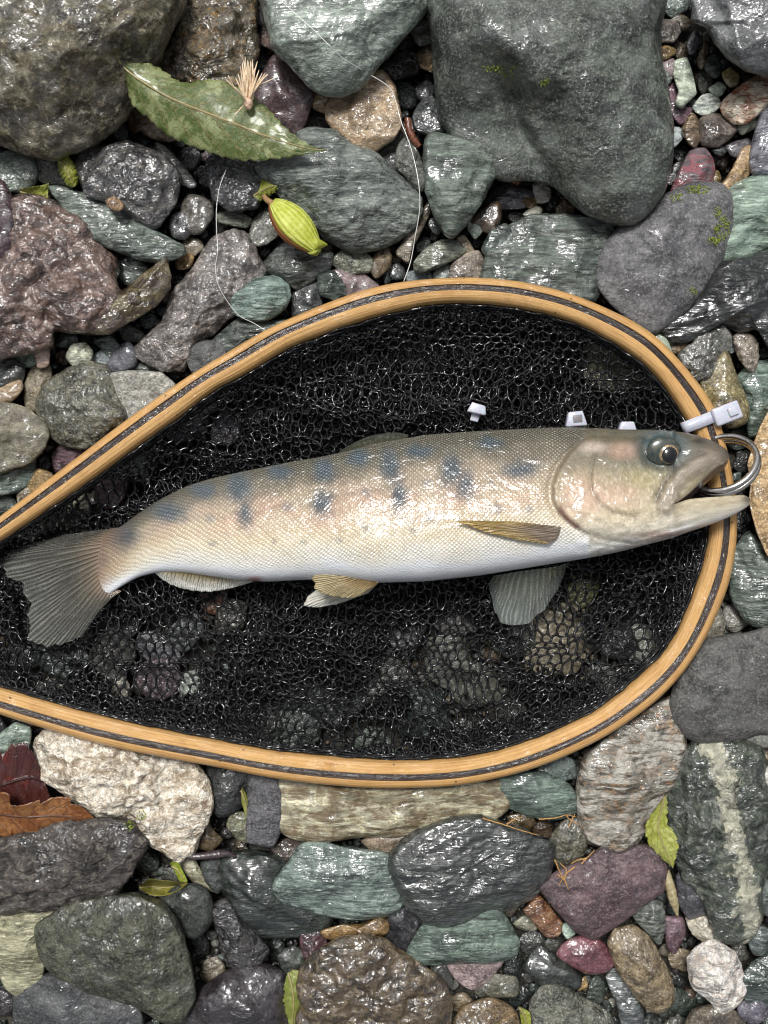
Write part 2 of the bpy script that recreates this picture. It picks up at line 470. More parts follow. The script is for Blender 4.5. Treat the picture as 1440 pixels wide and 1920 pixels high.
# ================================================================ stones traced from the photograph
# kind | colours c1 c2 c3 | options | label | outline in photo pixels
# options: z top height mm, h profile height factor, n profile exponent, a grain angle, w wetness,
#          f facets, s outline smoothness, r relief, v vein colour:angle:spacing:width
STONES = r"""
c|44391f 7a6e48 a89e80|z=72 h=.75 a=35 w=.55 r=1.1 f=4 p=-50:48:.6,120:16:.75,-110:40:.7 f=1|huge olive brown wet boulder filling the top left corner|-70,-70 150,-90 335,-40 345,10 318,60 292,110 268,160 238,220 190,265 140,288 90,295 40,282 -10,262 -80,230
c|6d5f47 8f8468 96702f|z=34 w=.6 r=1.7 f=5 s=.5|rusty brown craggy rock behind the green leaf|345,-40 470,-40 478,20 480,90 472,140 440,168 380,168 310,148 298,122 330,60
c|8a6a45 a58a6a 5c4030|z=20 r=1.5 s=.4|ribbed tan rock peeping out under the left half of the green leaf|240,212 265,195 310,215 335,255 322,266 300,264 282,258 262,246 247,252
f|6c7f74 8fa298 a8b8b0|z=62 h=.7 a=-60 w=.6 r=.8 f=4 p=-95:50:.6,110:15:.72,-30:45:.72 f=1|large pale green boulder at the top with a fishing line across it|497,-50 805,-50 806,0 790,30 750,72 715,115 690,147 670,166 640,180 600,172 575,152 545,122 515,92 504,55 497,20
s|5e4648 745a5a 8a7272|z=30 w=.8 a=40 f=3|wet purple red stone between the green leaf and the pale green boulder|478,165 495,130 515,103 552,112 582,148 589,175 577,218 562,252 540,250 505,225 478,200
s|b08a5c c2a47c 7a5230|z=24 f=4 s=.5 w=.6|small orange tan stone left of the big tan rock|582,192 598,168 622,165 628,192 614,214 590,206
s|b3976f c8b08c 8c5f35|z=36 w=.55 f=5 s=.6 r=1.1 p=60:12:.6,-100:55:.6,180:40:.7 f=2|tan and orange angular rock crossed by the fishing line|612,196 636,170 690,142 716,130 740,160 749,200 751,235 736,260 700,287 675,289 640,262 614,226
s|3f4843 69746c 8c948c|z=70 h=.7 n=2.8 a=65 w=.4 r=1.3 f=2 s=.9|broad dark grey green boulder with a seam and moss sprigs|820,-60 1218,-60 1232,80 1246,150 1259,220 1259,282 1246,350 1215,396 1180,416 1140,413 1100,396 1062,366 1030,338 985,335 940,338 880,312 846,252 830,222 824,180 820,100
s|55585e 74777e 8d9198|z=56 h=.7 a=40 w=.6 f=3|smooth blue grey wet boulder in the top right corner|1296,30 1308,-50 1520,-60 1520,170 1440,141 1400,131 1370,113 1345,86 1325,56 1300,42
q|a8501c c06a30 8a3c1c|z=24 a=-38 w=.4 f=5 s=.4 v=e6dcc4:-38:3:.7|orange and cream striped chunk at the right edge|1352,195 1380,168 1420,143 1475,140 1475,190 1427,211 1400,231 1376,232 1356,216
f|a6b8a0 c4d0bc 8fa08c|z=19 a=80 w=.3 f=4 s=.3 r=1.3|pale mint splinter right of the broad boulder|1264,116 1288,108 1298,140 1305,175 1290,190 1279,204 1265,196 1272,170 1263,140
s|605349 786b60 8c8074|z=19 w=.35 f=3|grey brown rounded cobble below the striped orange chunk|1313,222 1338,211 1370,224 1382,243 1366,262 1346,276 1316,273 1309,250
f|7d6648 9c8262 b39a78|z=17 a=75 f=4 s=.5|brown pointed stone left of the grey brown rounded cobble|1280,236 1297,211 1311,226 1315,255 1305,276 1292,272 1279,250
q|7d8888 b6c0b8 d0d6cc|z=17 f=3 w=.4|white and slate mottled pebble above the grey brown cobble|1299,202 1318,177 1342,178 1352,196 1336,213 1315,217
s|a3b8a4 c0d0bc 8ea490|z=16 f=3|tiny mint pebble just left of the striped orange chunk|1329,166 1348,153 1362,163 1352,180 1336,179
s|8a7440 a89258 6c5a34|z=18 f=5 s=.3|mustard faceted pebble under the blue grey boulder|1353,136 1370,124 1387,140 1383,160 1368,165 1356,150
f|3d4a46 5a6a64 78867e|z=16 a=60|round dark green pebble under the blue grey boulder|1323,112 1340,104 1353,120 1350,142 1335,146 1322,130
s|4e4852 6a6470 807a84|z=16 w=.7|small purple grey oval pebble near the top right corner|1290,72 1305,56 1313,70 1306,95 1293,103 1287,90
f|6f5840 8f7a60 b09a78|z=15 a=70 s=.5 f=3|brown pointed shard left of the blue grey boulder|1306,112 1322,73 1329,90 1323,125 1312,131
c|6c6058 8a7c70 a09284|z=18 r=1.4 f=4 s=.4|rough pinkish brown rock at the top right of the broad boulder|1222,44 1245,36 1272,40 1276,60 1262,79 1235,80 1223,62
c|8a6a30 a8864a c2a468|z=15 r=1.5 s=.4|crumbly golden pebble beside the broad boulder|1228,92 1250,84 1270,95 1256,109 1234,114
s|8a7274 a48c8c b8a2a0|z=14 f=3|dusty pink pebble below the crumbly golden one|1236,120 1262,109 1270,130 1263,146 1244,132
s|6a4550 82586a 96707c|z=13 f=4 s=.5|raspberry purple stone under the mint splinter|1250,165 1268,148 1272,200 1303,203 1292,226 1275,234 1256,212
f|5c6a62 788880 96a49c|z=14 a=20|small grey green disc pebble touching the broad boulder|1233,142 1250,132 1262,145 1253,159 1237,157
s|a2b0b6 bccad0 8a9aa0|z=14 f=3 s=.5|pale blue white pebble beside the broad boulder|1255,240 1276,239 1281,258 1266,276 1254,271
f|a8b49c c4ccb4 90a088|z=15 a=-25 f=4 s=.2|pale stick shaped stone below the striped orange chunk|1379,238 1431,214 1434,230 1391,254
s|6a6468 88828a a09aa0|z=14 f=4 s=.5|lilac grey wedge pebble above the long tan stone|1360,273 1400,259 1409,270 1386,296 1369,291
s|b08e5e caa878 8c6a44|z=20 a=-60 f=3 w=.4|long smooth tan stone near the right edge|1345,356 1364,330 1380,300 1392,277 1409,273 1414,295 1406,326 1386,346 1360,362
f|66646a 848286 7c4a50|z=19 a=-65 f=3 v=8a4a52:-65:6:.5|grey stone with dark red streaks above the mossy cobble|1258,360 1279,310 1294,284 1320,278 1337,300 1340,322 1330,350 1300,358
f|6c6c78 8a8a96 a4a4ae|z=24 a=-70 w=.5|lavender grey slab cut by the right edge under the striped chunk|1405,302 1412,262 1432,198 1480,170 1480,335 1440,334 1412,327
f|2a2824 3e3a34 5c564c|z=14 a=-60 s=.5 w=.8|black wet shard right of the broad boulder foot|1246,342 1262,309 1282,300 1273,331 1258,350
s|3a4044 525a5e 70787a|z=13|tiny slate pebble below the grey brown rounded cobble|1333,281 1355,272 1363,285 1350,294
s|8c7640 a8905a c0aa74|z=12 f=4 s=.4|tiny ochre chip beside the streaked grey stone|1331,336 1345,318 1353,332 1346,350
s|605e62 777577 8c8a8a|z=37 h=.5 a=-55 w=.15 r=.8 f=4|big purple grey cobble with moss against the hoop|1118,502 1130,468 1160,430 1200,394 1250,363 1300,344 1346,348 1372,370 1372,410 1357,470 1332,520 1292,576 1250,612 1222,626 1180,603 1140,562 1120,532
f|6a8a7a 88a896 a4bcac|z=27 a=-30 w=.35|smooth pale green cobble right of the mossy purple cobble|1366,356 1410,334 1480,332 1480,442 1432,466 1392,486 1354,492 1346,475 1366,420
f|141815 262c28 4a524e|z=33 h=.5 a=-25 w=1 r=1.8 f=5 s=.5|black glossy craggy rock at the right edge|1236,612 1290,582 1330,527 1362,490 1440,470 1500,476 1500,680 1445,662 1415,615 1388,622 1365,612 1330,606 1300,640 1262,646
f|4a5a52 667a70 8a948c|z=27 h=.4 n=3 a=5 w=.5 r=1.1 f=5 s=.3 p=100:5:.55,-5:66:.58,-90:20:.75 f=1|dark green flat topped rock between the hoop and the broad boulder|898,545 908,495 922,458 960,418 1000,404 1080,404 1140,420 1156,440 1152,480 1130,530 1112,562 1050,566 960,550
f|54665c 70847a 8a9a90|z=44 h=.7 a=-20 w=.35 r=.9 f=6 s=.35 p=-105:40:.45,75:8:.55,0:62:.55 f=1|green wedge shaped block with flat faces beside the broad boulder|798,262 812,249 880,264 924,284 932,297 926,332 906,371 881,411 850,445 834,437 814,400 801,360 795,310
f|626e6c 7c8886 94a09a|z=42 h=.6 a=-25 w=.25 r=1.3 f=7 s=.3 p=-80:52:.42,95:10:.62,-150:35:.72,-35:60:.62 f=1|large angular grey green rock below the leaf tip|483,310 520,296 558,276 563,252 590,244 626,246 660,269 702,290 742,324 772,350 789,376 790,396 771,427 741,452 700,470 660,472 618,452 588,422 558,402 520,357 488,331
s|4c4e4e 646868 7c807e|z=22 f=3|dull grey stone tucked between tan rock and green wedge|700,290 745,250 772,258 778,290 768,325 742,326 715,304
g|5a5e58 767a74 949890|z=27 f=5 s=.5 r=1.3|knobbly grey stone left of the green wedge block|741,292 748,268 762,258 779,270 790,300 799,330 797,356 784,360 760,332 742,312
f|7c7058 9c8e74 b4a68c|z=20 a=-62 f=4 s=.4|long tan splinter under the angular grey green rock|742,472 760,444 798,384 813,378 806,402 791,432 771,472 766,494 748,482
c|38363a 5a5656 8c8270|z=38 a=30 w=1 r=1.1 f=5 p=150:35:.62,-40:45:.6,60:20:.75 f=2|black wet knobbly rock under the stem end of the leaf|143,302 165,279 200,273 236,266 276,279 312,295 337,330 332,371 311,407 290,428 264,417 230,397 200,377 164,367 149,336
f|56685f 7c8e86 a0b0a6|z=30 h=.4 a=-28 w=.5 r=1.2 f=4 s=.5|long green streaked slab left below the black knobbly rock|92,350 130,353 190,373 242,398 302,438 340,459 343,477 300,493 250,483 188,458 148,432 122,396
c|5c4438 8e6c5c b8988a|z=46 h=.55 a=-45 w=.95 r=2.0 f=6 s=.6 p=30:45:.62,-140:35:.6,120:30:.7 f=2|large wet pinkish brown knobbly rock at the left edge|15,384 60,368 102,384 152,419 182,464 208,490 214,530 224,562 195,602 165,621 130,620 102,618 96,642 60,658 0,664 -80,645 -80,480 -20,470
s|4c343a 644850 7e626a|z=40 w=.7 a=80|dark purple stone at the left edge above the pinkish rock|-60,325 8,342 31,400 32,442 12,494 -60,510
c|5c3f20 8a7a44 38241c|z=36 a=-35 w=.9 r=1.6 f=4 s=.4|rust and yellow wet shard on the pinkish brown rock|163,618 190,580 225,550 260,520 300,490 313,483 318,542 292,573 250,598 210,624 180,627
c|706862 9a9088 c0b0a6|z=33 a=-35 w=.85 r=1.8 f=5 s=.5 p=-60:50:.55,120:30:.6 f=2|grey and pink quartz rock with a thin line over it|322,560 352,520 392,456 440,433 467,449 487,490 494,522 472,552 440,583 402,622 372,642 362,664 345,693 308,694 258,668 253,650 284,620 308,600
f|5c7c76 7c9c96 98b0a8|z=31 h=.5 a=-15 w=.3 f=2|smooth oval blue green pebble on the pink quartz rock|431,561 444,539 480,523 516,518 539,534 544,556 531,582 500,600 464,599 439,587
f|3c4640 586258 78827a|z=24 a=-20 f=5 s=.3 w=.7 r=1.3|dark green angular stone below the yellow husk|495,492 520,465 545,448 576,459 602,475 623,474 620,502 592,522 556,543 534,524 498,508
g|6c6c58 88887a a09e8e|z=20 f=4 s=.4|small olive grey stone left of the yellow husk|465,452 474,414 500,388 522,399 533,432 502,458 480,463
s|44464c 5c6066 787c80|z=19|smooth charcoal pebble against the hoop below the husk|546,590 549,549 570,533 596,528 604,556 600,584 560,600
s|7a6664 988482 6a4248|z=20 a=-25 f=3 s=.5|reddish grey slab against the hoop|612,512 640,503 682,514 712,538 700,556 650,570 636,542
f|3c4e48 546a62 788a80|z=22 a=-40 f=4 s=.5|small dark green pebble beside the reddish grey slab|596,516 625,508 646,530 650,552 626,564 599,552
g|6c705a 8e927c b0b4a0|z=20 f=4 s=.5|speckled pale green stone under the angular rock|622,492 640,468 672,463 703,490 693,512 648,515
s|5c4a30 7a6648 94825e|z=19 f=3|brown oval pebble right of the speckled pale green stone|693,502 704,474 726,460 735,480 729,507 705,523
f|707866 949c88 b8c0ae|z=22 a=-15 f=5 s=.3 r=1.4|pale green jagged slab above the hoop|776,492 800,464 832,448 860,453 875,470 852,487 820,502 795,513 778,507
s|7a8a88 98a8a6 b0bebc|z=14|small blue grey chip under the pale jagged slab|813,507 840,494 847,506 838,524 814,524
s|86786a a0927e b4a898|z=20 f=5 s=.3|beige block with a crease against the hoop|845,498 870,474 896,470 908,485 907,514 890,528 843,528
s|98886c b0a286 8a7a60|z=18|finger shaped beige pebble above the beige block|856,447 866,440 874,444 890,470 886,478 872,475
s|4a3a28 6a543c 8a7258|z=20 w=1|glossy brown pebble below the green wedge block|882,414 915,384 936,378 940,406 926,438 904,434
s|90a698 b0c4b4 7c9286|z=18 f=3 s=.4|small mint chip on the glossy brown pebble|875,411 891,406 907,432 891,449 877,432
f|3c524c 587068 788e84|z=24 a=-50 w=.7|dark green oval pebble beside the flat topped rock|903,466 920,434 945,420 960,430 957,456 936,478 914,481
s|3a4244 525c5e 6e787a|z=16|small slate pebble below the green wedge block|803,411 820,406 830,430 819,441 804,427
s|363e40 4e585a 6a7476|z=14|dark pebble beside the line where it meets the hoop|728,502 745,493 759,505 757,523 734,524
s|34403e 4a5856 687674|z=13|narrow dark green pebble left of the line end|716,506 728,501 735,525 722,534
s|55666a 70828a 8c9ca2|z=14|flat blue grey pebble under the line end|763,511 800,504 812,523 780,536 764,533
s|3c4246 565e62 787e80|z=24 f=5 s=.5 w=.7|dark blue grey faceted stone left of the broad boulder|772,218 790,188 810,178 831,208 835,252 800,254 778,243
f|5a584c 7a7868 949284|z=26 a=-60 s=.5|grey olive splinter between the two top boulders|770,58 800,20 822,-10 826,40 812,78 786,86
c|6c5638 947a54 b09670|z=22 f=4 s=.5 r=1.3|small crumpled tan brown stone left of the broad boulder|782,102 800,83 822,84 828,105 817,137 790,128
c|3e382e 565044 706a5c|z=18 s=.5|dark brown stone under the right side of the pale green boulder|712,130 760,92 792,108 782,138 740,150
s|2e3236 464c50 62686a|z=16|small black pebble above the dark blue grey faceted stone|778,166 800,149 817,165 809,187 784,188
c|26272a 3e4044 62646a|z=30 w=1 r=1.4 f=5|black shiny stone under the lower edge of the leaf|388,302 420,286 472,298 492,330 482,387 430,395 403,372 392,340
s|5c5448 7a7264 948c7c|z=24 w=.8 f=3|brown grey egg pebble right of the black knobbly rock|338,388 354,366 380,368 399,385 397,412 376,438 349,434
s|40403f 5c5c5e 7c7c7e|z=23 w=1 f=3|shiny charcoal pebble touching the brown grey egg pebble|316,411 335,396 356,404 365,430 346,450 323,443
f|4c4c46 66665e 82827a|z=22 a=-52|long dark grey finger stone below the leaf|292,268 315,278 347,314 369,346 356,353 329,338 303,302
s|64786c 82968a 9cb0a4|z=24 w=.5|grey green round cobble at the left edge under the huge boulder|-30,330 0,288 40,282 66,298 72,336 51,358 8,358
g|6a6a60 88887c a6a698|z=22 f=4 s=.5|speckled grey wedge behind the yellow leaf scrap|62,300 90,292 122,309 138,352 100,349 74,338
f|42524a 5a6c62 788a80|z=16 a=-30|dark green pebble below the long streaked slab|216,492 250,478 278,500 264,519 228,509
f|5c6a62 788880 90a096|z=15 a=-40 s=.4 f=3|grey green chip beside the rusty shard|205,502 240,494 264,512 252,533 234,534
s|8a6630 a8834a c29c62|z=18|small amber pebble left of the quartz rock|328,491 344,475 364,479 357,502 334,506
s|8a7c62 a89a7e c0b49a|z=17|small cream tan pebble above the amber pebble|338,462 352,446 374,448 382,465 360,482
f|6a7062 888e7c a6aa98|z=18 a=-10 s=.4|flat greenish chip below the black shiny stone|406,402 440,393 473,410 462,428 412,418
s|8c6844 a88660 c0a07c|z=40|tiny brown pebble lodged on the black knobbly rock|198,376 215,368 234,385 224,397 204,390
q|a0a48c c4c8b4 8a8468|z=22 w=.3|round cream and mint pebble below the pinkish rock|124,668 134,647 160,643 174,660 166,683 139,688
s|9cb8a2 bcd2be 86a08c|z=16 f=3 s=.4|pale mint flake at the left below the pinkish rock|24,666 65,652 72,686 45,689 29,677
f|a88a74 c8ac98 8a6a58|z=24 a=-20 s=.4 f=3|pink striped splinter standing on the pale mint flake|63,642 80,614 94,640 92,684 70,689
s|7a6c4c 9a8c6c b4a688|z=20 f=4 s=.5|tan bony stone below the pink splinter|45,722 60,688 92,684 98,711 82,752 71,773 48,765
s|8a9aa4 a8b6be c0ccd2|z=16 f=3|pale blue chip right of the cream and mint pebble|168,673 190,656 209,668 201,685 174,688
f|4c645a 688076 86a094|z=17 a=-40 s=.5|green chip above the slate blue pebble|176,640 205,628 227,650 206,671 189,656
s|5a5a66 74747e 8a8a92|z=20 w=.1 f=3|matte slate blue pebble below the rusty shard|201,681 219,654 240,640 258,665 252,688 214,698
f|364438 4e5e52 6c7c70|z=16 a=-5|dark green oval pebble right of the slate blue one|246,691 260,673 292,670 303,690 280,704
g|4c4c3c 7c7a62 a29c80|z=32 h=.55 w=.6 r=1.5 f=4|dark speckled olive cobble touching the hoop at left|70,757 79,729 104,703 150,681 192,683 208,700 218,735 240,776 232,806 192,822 160,845 114,829 83,808 73,781
g|88867a a2a094 b8b2a6|z=27 h=.4 n=3 w=.1 f=4 s=.2|flat grey beige slab wedged under the hoop at left|205,702 250,695 302,698 328,720 336,744 296,778 246,806 224,762
f|3c4444 565e5e 7c8484|z=22 a=30 f=5 s=.4 w=.7|dark angular stone at the left edge|-30,722 -5,690 20,668 48,690 38,723 0,740
s|a08662 c2a884 8a6c48|z=24 a=-20|tan shell shaped stone at the left edge|-20,735 20,718 39,712 43,730 22,753 -20,762
s|726a50 928a70 5a523e|z=33 h=.5 a=30 w=.2 f=4|brown smooth cobble cut by the left edge|-60,756 10,756 52,768 83,794 90,816 77,848 40,874 -60,895
f|4a645a 668076 82988e|z=22 a=-15|green oval cobble below the brown one at the left edge|-60,898 0,884 40,858 65,852 63,892 36,922 -60,935
s|82622c a0814c b89c68|z=20 f=4 s=.5|ochre stone close to the hoop at left|52,902 70,878 98,888 104,912 76,938 56,926
c|907e62 b0a084 c4b69c|z=18 s=.4|small crumbly beige stone under the hoop at left|32,928 48,906 64,920 62,938 36,956
f|5c3a42 76505a 8e6a72|z=17 a=-70 f=5 s=.3|maroon faceted stone under the olive cobble|98,852 120,828 158,843 154,874 122,902 102,882
s|5c5e62 74767a 4c4e52|z=27 h=.4 w=.05 f=2|matte grey disc pebble beside the hoop|350,672 359,649 385,638 412,643 424,662 392,696 363,702
f|44504c 5e6c66 7c8a84|z=24 a=-20 f=3 s=.5|dark grey green slab below the oval blue green pebble|392,646 428,612 450,597 500,602 545,598 520,624 470,648 420,676
f|38463f 52625a 708078|z=16 a=-30 s=.5|dark green stone at the left edge above the hoop end|-30,936 20,928 38,962 10,988 -30,990
f|2e3a36 465450 647270|z=16 s=.4 f=4|dark chip right of the pink splinter|103,647 114,623 142,620 148,641 126,653
c|44443e 747468 a8a698|z=29 a=-42 w=.8 r=1.5 f=4|mottled black and white wet stone outside the hoop|1272,664 1300,640 1330,616 1356,613 1371,630 1365,657 1348,684 1332,710 1300,716 1284,692
s|7c6c34 a08e54 c4b88a|z=31 h=.6 w=1 f=4 s=.5 p=160:35:.6,10:50:.6 f=1|glossy olive yellow triangular stone behind the cable tie|1314,717 1329,700 1340,680 1358,656 1369,670 1382,705 1397,740 1406,770 1397,793 1365,802 1333,772 1318,742
c|8a7a66 aa9a86 c4b6a4|z=24 r=1.4 f=4 s=.5|beige lumpy stone above the green fibrous rock|1373,632 1395,620 1417,634 1423,665 1415,698 1400,693 1383,666
f|4c6a5e 708e82 94aca0|z=22 a=70 r=1.4 f=3|green fibrous rock right of the olive yellow stone|1384,705 1420,678 1462,684 1466,770 1434,808 1404,816 1394,742
s|86967c a4b298 8ca084|z=22|small mint round pebble half under the hoop|1222,632 1245,622 1257,650 1264,672 1238,656
f|6a5432 8a7250 a68e6c|z=20 a=-30 s=.5|small brown flake right of the mint round pebble|1256,652 1275,633 1298,630 1287,652 1264,666
s|68767e 849098 9caab0|z=20|tiny blue grey pebble between mottled and lumpy stones|1363,640 1373,630 1380,655 1368,663
s|a98450 c4a06a e0c898|z=33 h=.3 n=4 w=.35 f=2 s=.25 p=180:4:.4 f=0|flat tan mottled slab at the right edge beside the fish mouth|1402,872 1414,828 1430,790 1444,768 1500,755 1500,1045 1440,1040 1418,992 1405,940 1408,900
f|56685e 7a8e84 a0b0a6|z=24 w=.6 r=1.4 f=4 s=.5|grey green mottled rock at the right edge below the tan slab|1372,1040 1405,996 1440,1028 1500,1040 1500,1190 1440,1180 1400,1164 1370,1112
s|545350 6c6a66 82807a|z=33 h=.45 a=-12 w=.1 r=.6 f=3|big smooth dark grey cobble at the right edge below the hoop|1256,1330 1272,1262 1306,1212 1350,1193 1400,1188 1500,1180 1500,1368 1420,1378 1350,1395 1308,1393 1276,1372
g|7a7258 9a9278 b4ac96|z=22 f=3 s=.6|small tan speckled stone peeping out right of the hoop|1296,1228 1330,1160 1350,1138 1359,1160 1358,1192 1340,1214 1310,1228
s|72726a 8e8e84 a6a69a|z=22|pale grey oblong stone at the right edge below the dark cobble|1388,1387 1420,1358 1470,1334 1470,1394 1410,1404
q|6c6250 8c8472 a67c50|z=31 h=.5 a=75 w=.4 r=1.2 f=4 s=.7 v=b4b0a6:78:7:.5 p=90:25:.62,-80:25:.62 f=2|brown and grey streaked cobble under the lower right of the hoop|1083,1502 1088,1450 1108,1408 1180,1356 1240,1316 1267,1307 1281,1350 1283,1402 1273,1452 1242,1502 1222,1533 1197,1573 1171,1599 1139,1589 1103,1574 1086,1542
c|3c4a40 5c6a58 889080|z=34 h=.5 a=70 w=.5 r=1.6 f=4 s=.6 b=c4c0aa:78:2:11|dark green rock with a white vein at the right edge|1247,1512 1268,1430 1300,1398 1370,1392 1424,1398 1440,1450 1442,1580 1436,1642 1420,1742 1392,1764 1344,1760 1318,1692 1278,1634 1252,1582
s|b0aaa0 ccc8be 908a80|z=26|white pebble at the right edge beside the veined rock|1424,1447 1450,1432 1470,1440 1460,1494 1427,1474
s|56625f 727e7e 8c9898|z=22 s=.5 f=3|blue grey stone at the right edge below the veined rock|1408,1662 1450,1646 1475,1650 1475,1730 1414,1705
s|614a4e 7a6064 8c7478|z=34 h=.5 w=.25 f=5 s=.4 a=-35 p=80:6:.55,-70:48:.68,170:45:.75 f=1|maroon flat faced stone at lower right|1012,1662 1050,1630 1100,1612 1130,1590 1160,1600 1200,1583 1238,1593 1253,1630 1243,1672 1212,1693 1182,1718 1140,1748 1115,1761 1078,1748 1058,1722 1032,1692
s|44424a 5c5a60 78767c|z=22 f=5 s=.3 w=.6|dark purple triangular stone below the veined rock|1267,1642 1285,1628 1332,1678 1338,1714 1290,1724 1272,1692
s|7a3e46 965660 b0787e|z=23 w=.7 a=-20 s=.7|glossy red oval stone at lower right|1043,1787 1064,1763 1096,1754 1132,1768 1153,1806 1137,1823 1100,1826 1058,1803
g|7a6644 9a8662 b8a482|z=29 w=.5|tan speckled oval cobble at lower right|1140,1770 1154,1743 1186,1734 1217,1758 1243,1800 1261,1840 1261,1878 1241,1899 1209,1888 1183,1857 1157,1821
f|5a665e 768278 929c92|z=22 a=60 f=3 s=.6|grey green teardrop stone above the tan speckled oval|1187,1717 1220,1688 1243,1693 1248,1732 1237,1772 1213,1748
s|74525e 906c78 a6848e|z=18 s=.5|small mauve wedge pebble right of the grey green teardrop|1246,1720 1281,1720 1286,1750 1266,1789 1249,1772
c|b0a68c d0c8b0 98886c|z=20 s=.4 r=1.4|cream chip below the dark purple triangular stone|1286,1721 1320,1718 1357,1738 1361,1762 1325,1769 1298,1752
c|c4bab0 ece6dc a89480|z=29 w=.12 r=1.4 f=4 s=.4|bright white quartz stone near the lower right corner|1287,1797 1318,1768 1346,1765 1378,1788 1391,1815 1399,1857 1377,1889 1350,1899 1328,1873 1302,1853
f|3c524a 56706a 7c948c|z=25 a=20 w=.7|dark green stone right of the bright white quartz|1387,1832 1420,1798 1470,1785 1470,1890 1410,1885 1392,1862
s|64584a 80725e 9a8c76|z=24 f=4 s=.5|grey brown stone at the bottom under the white quartz|1280,1930 1298,1893 1340,1882 1382,1897 1410,1950 1290,1970
s|5f5868 7a7484 928c9a|z=22 w=.5|mauve pebble at the bottom right corner|1382,1892 1400,1872 1432,1872 1444,1900 1422,1920 1393,1914
f|5a6c6c 768a8a 92a4a4|z=20 s=.5|blue green chip right of the cream chip|1402,1762 1425,1737 1444,1743 1439,1789 1413,1789
c|b8a080 e0d2b8 f0eada|z=35 h=.5 a=-20 w=.3 r=1.9 f=5 s=.6|big creamy white quartz rock under the lower left of the hoop|67,1422 73,1389 94,1367 150,1372 250,1396 342,1416 373,1448 390,1480 386,1532 368,1573 352,1598 325,1609 288,1584 262,1563 252,1538 198,1533 148,1508 117,1483 82,1463
c|4e4642 6c625c 948876|z=40 h=.5 a=8 w=.35 r=1.5 f=6 s=.5 p=-88:58:.42,90:22:.6,10:40:.8 f=2|dark brown rock with a pale ridge at the left edge|-60,1590 0,1578 60,1558 130,1542 200,1534 242,1542 272,1575 266,1592 238,1643 212,1673 160,1689 60,1704 -60,1712
g|42442f 62644c 80846a|z=44 h=.55 a=50 w=.4 r=1.5 f=5 s=.7 p=150:38:.62,-25:30:.66,-100:50:.72,60:30:.8 f=1|big dark olive green rock at lower left|67,1747 83,1723 118,1702 180,1682 252,1677 303,1693 334,1729 349,1780 359,1830 364,1872 343,1914 310,1917 248,1884 158,1853 107,1828 82,1802
f|88845c a8a47c c4be98|z=26 a=70 w=.2|pale yellow green oval stone left of the olive rock|-20,1737 12,1703 70,1697 134,1690 120,1712 86,1740 84,1815 73,1849 40,1866 12,1853 -4,1812
s|46484e 5e6067 74767c|z=27 w=.45|smooth slate stone under the olive rock at the bottom left|25,1872 38,1846 80,1826 120,1828 182,1862 254,1884 266,1925 200,1980 35,1980 26,1912
s|2f3633 485049 5e6862|z=25 w=.2|dark green round cobble right of the olive rock|296,1692 328,1663 371,1657 395,1678 399,1722 372,1759 344,1755 317,1724
s|26292a 3c4142 585e5e|z=20 w=.4|charcoal stone under the hoop right of the white quartz rock|385,1452 398,1432 474,1442 469,1492 442,1524 409,1532 388,1502
s|545256 6c6a6e 807e82|z=25 h=.4 n=3 w=.15 a=85 f=3 s=.3|grey rectangular stone standing against the hoop|467,1450 522,1456 528,1500 526,1562 512,1589 463,1579 463,1520
s|6c6c44 8c8c60 a6a480|z=16|small olive pebble left of the grey rectangular stone|424,1547 438,1522 466,1528 470,1578 444,1574
s|5c4a32 7c6646 9c865f|z=16 w=.8 s=.6|brown lobed pebble right of the white quartz rock|363,1572 384,1533 402,1558 418,1575 396,1596 368,1589
f|a09a74 c4c09c 6a5638|z=29 h=.35 n=3 a=-8 w=.32 r=1.2 f=4 s=.5 v=5a4830:-12:6:.6|long pale green and tan slab under the bottom of the hoop|520,1502 522,1450 600,1458 700,1468 800,1470 900,1460 944,1466 950,1510 928,1534 870,1543 800,1558 740,1564 680,1566 600,1579 548,1569 525,1548
f|4a665c 668478 88a296|z=27 a=-15 w=.45|dark green banded oval stone below the hoop|925,1482 932,1458 980,1446 1032,1451 1068,1473 1082,1500 1078,1524 1040,1536 988,1529 942,1508
s|586a68 728684 8c9e9c|z=22|blue green stone behind the banded oval at the hoop|1005,1446 1036,1412 1074,1424 1080,1458 1040,1464
s|907a60 b09a80 c6b49c|z=20 f=3 s=.5|pinkish tan flake below the long pale slab|676,1576 720,1558 806,1545 790,1572 752,1599 725,1606 697,1595
f|3a403f 545c5b 727a79|z=38 h=.5 a=-28 w=1 r=1.3 f=4 s=.6 p=125:10:.62,-48:40:.48 f=1|big dark grey wet stone with shining ridges at the bottom|727,1606 778,1562 850,1536 900,1531 962,1546 1003,1567 1035,1578 1036,1611 1024,1653 992,1684 941,1704 891,1719 840,1734 797,1724 761,1693 736,1652
f|56706a 7c9690 9cb2ac|z=32 h=.45 a=-3 w=.5 r=1.2 f=4 s=.6 p=95:8:.5,-90:55:.6 f=1|blue green layered slab left of the dark wet stone|511,1667 527,1640 567,1587 600,1581 682,1596 733,1603 739,1640 754,1687 738,1712 660,1722 588,1709 537,1694
f|28322f 424e4a 607068|z=24 a=30 w=.7 r=1.3 f=4 s=.5|dark green black stone under the blue green slab|416,1606 470,1594 522,1604 548,1640 520,1665 565,1695 622,1718 608,1744 562,1755 488,1755 446,1724 417,1672
c|4a3c32 665648 80705f|z=16 s=.5|brown stone between the pale slab and the blue green slab|506,1582 560,1568 604,1578 562,1604 525,1625
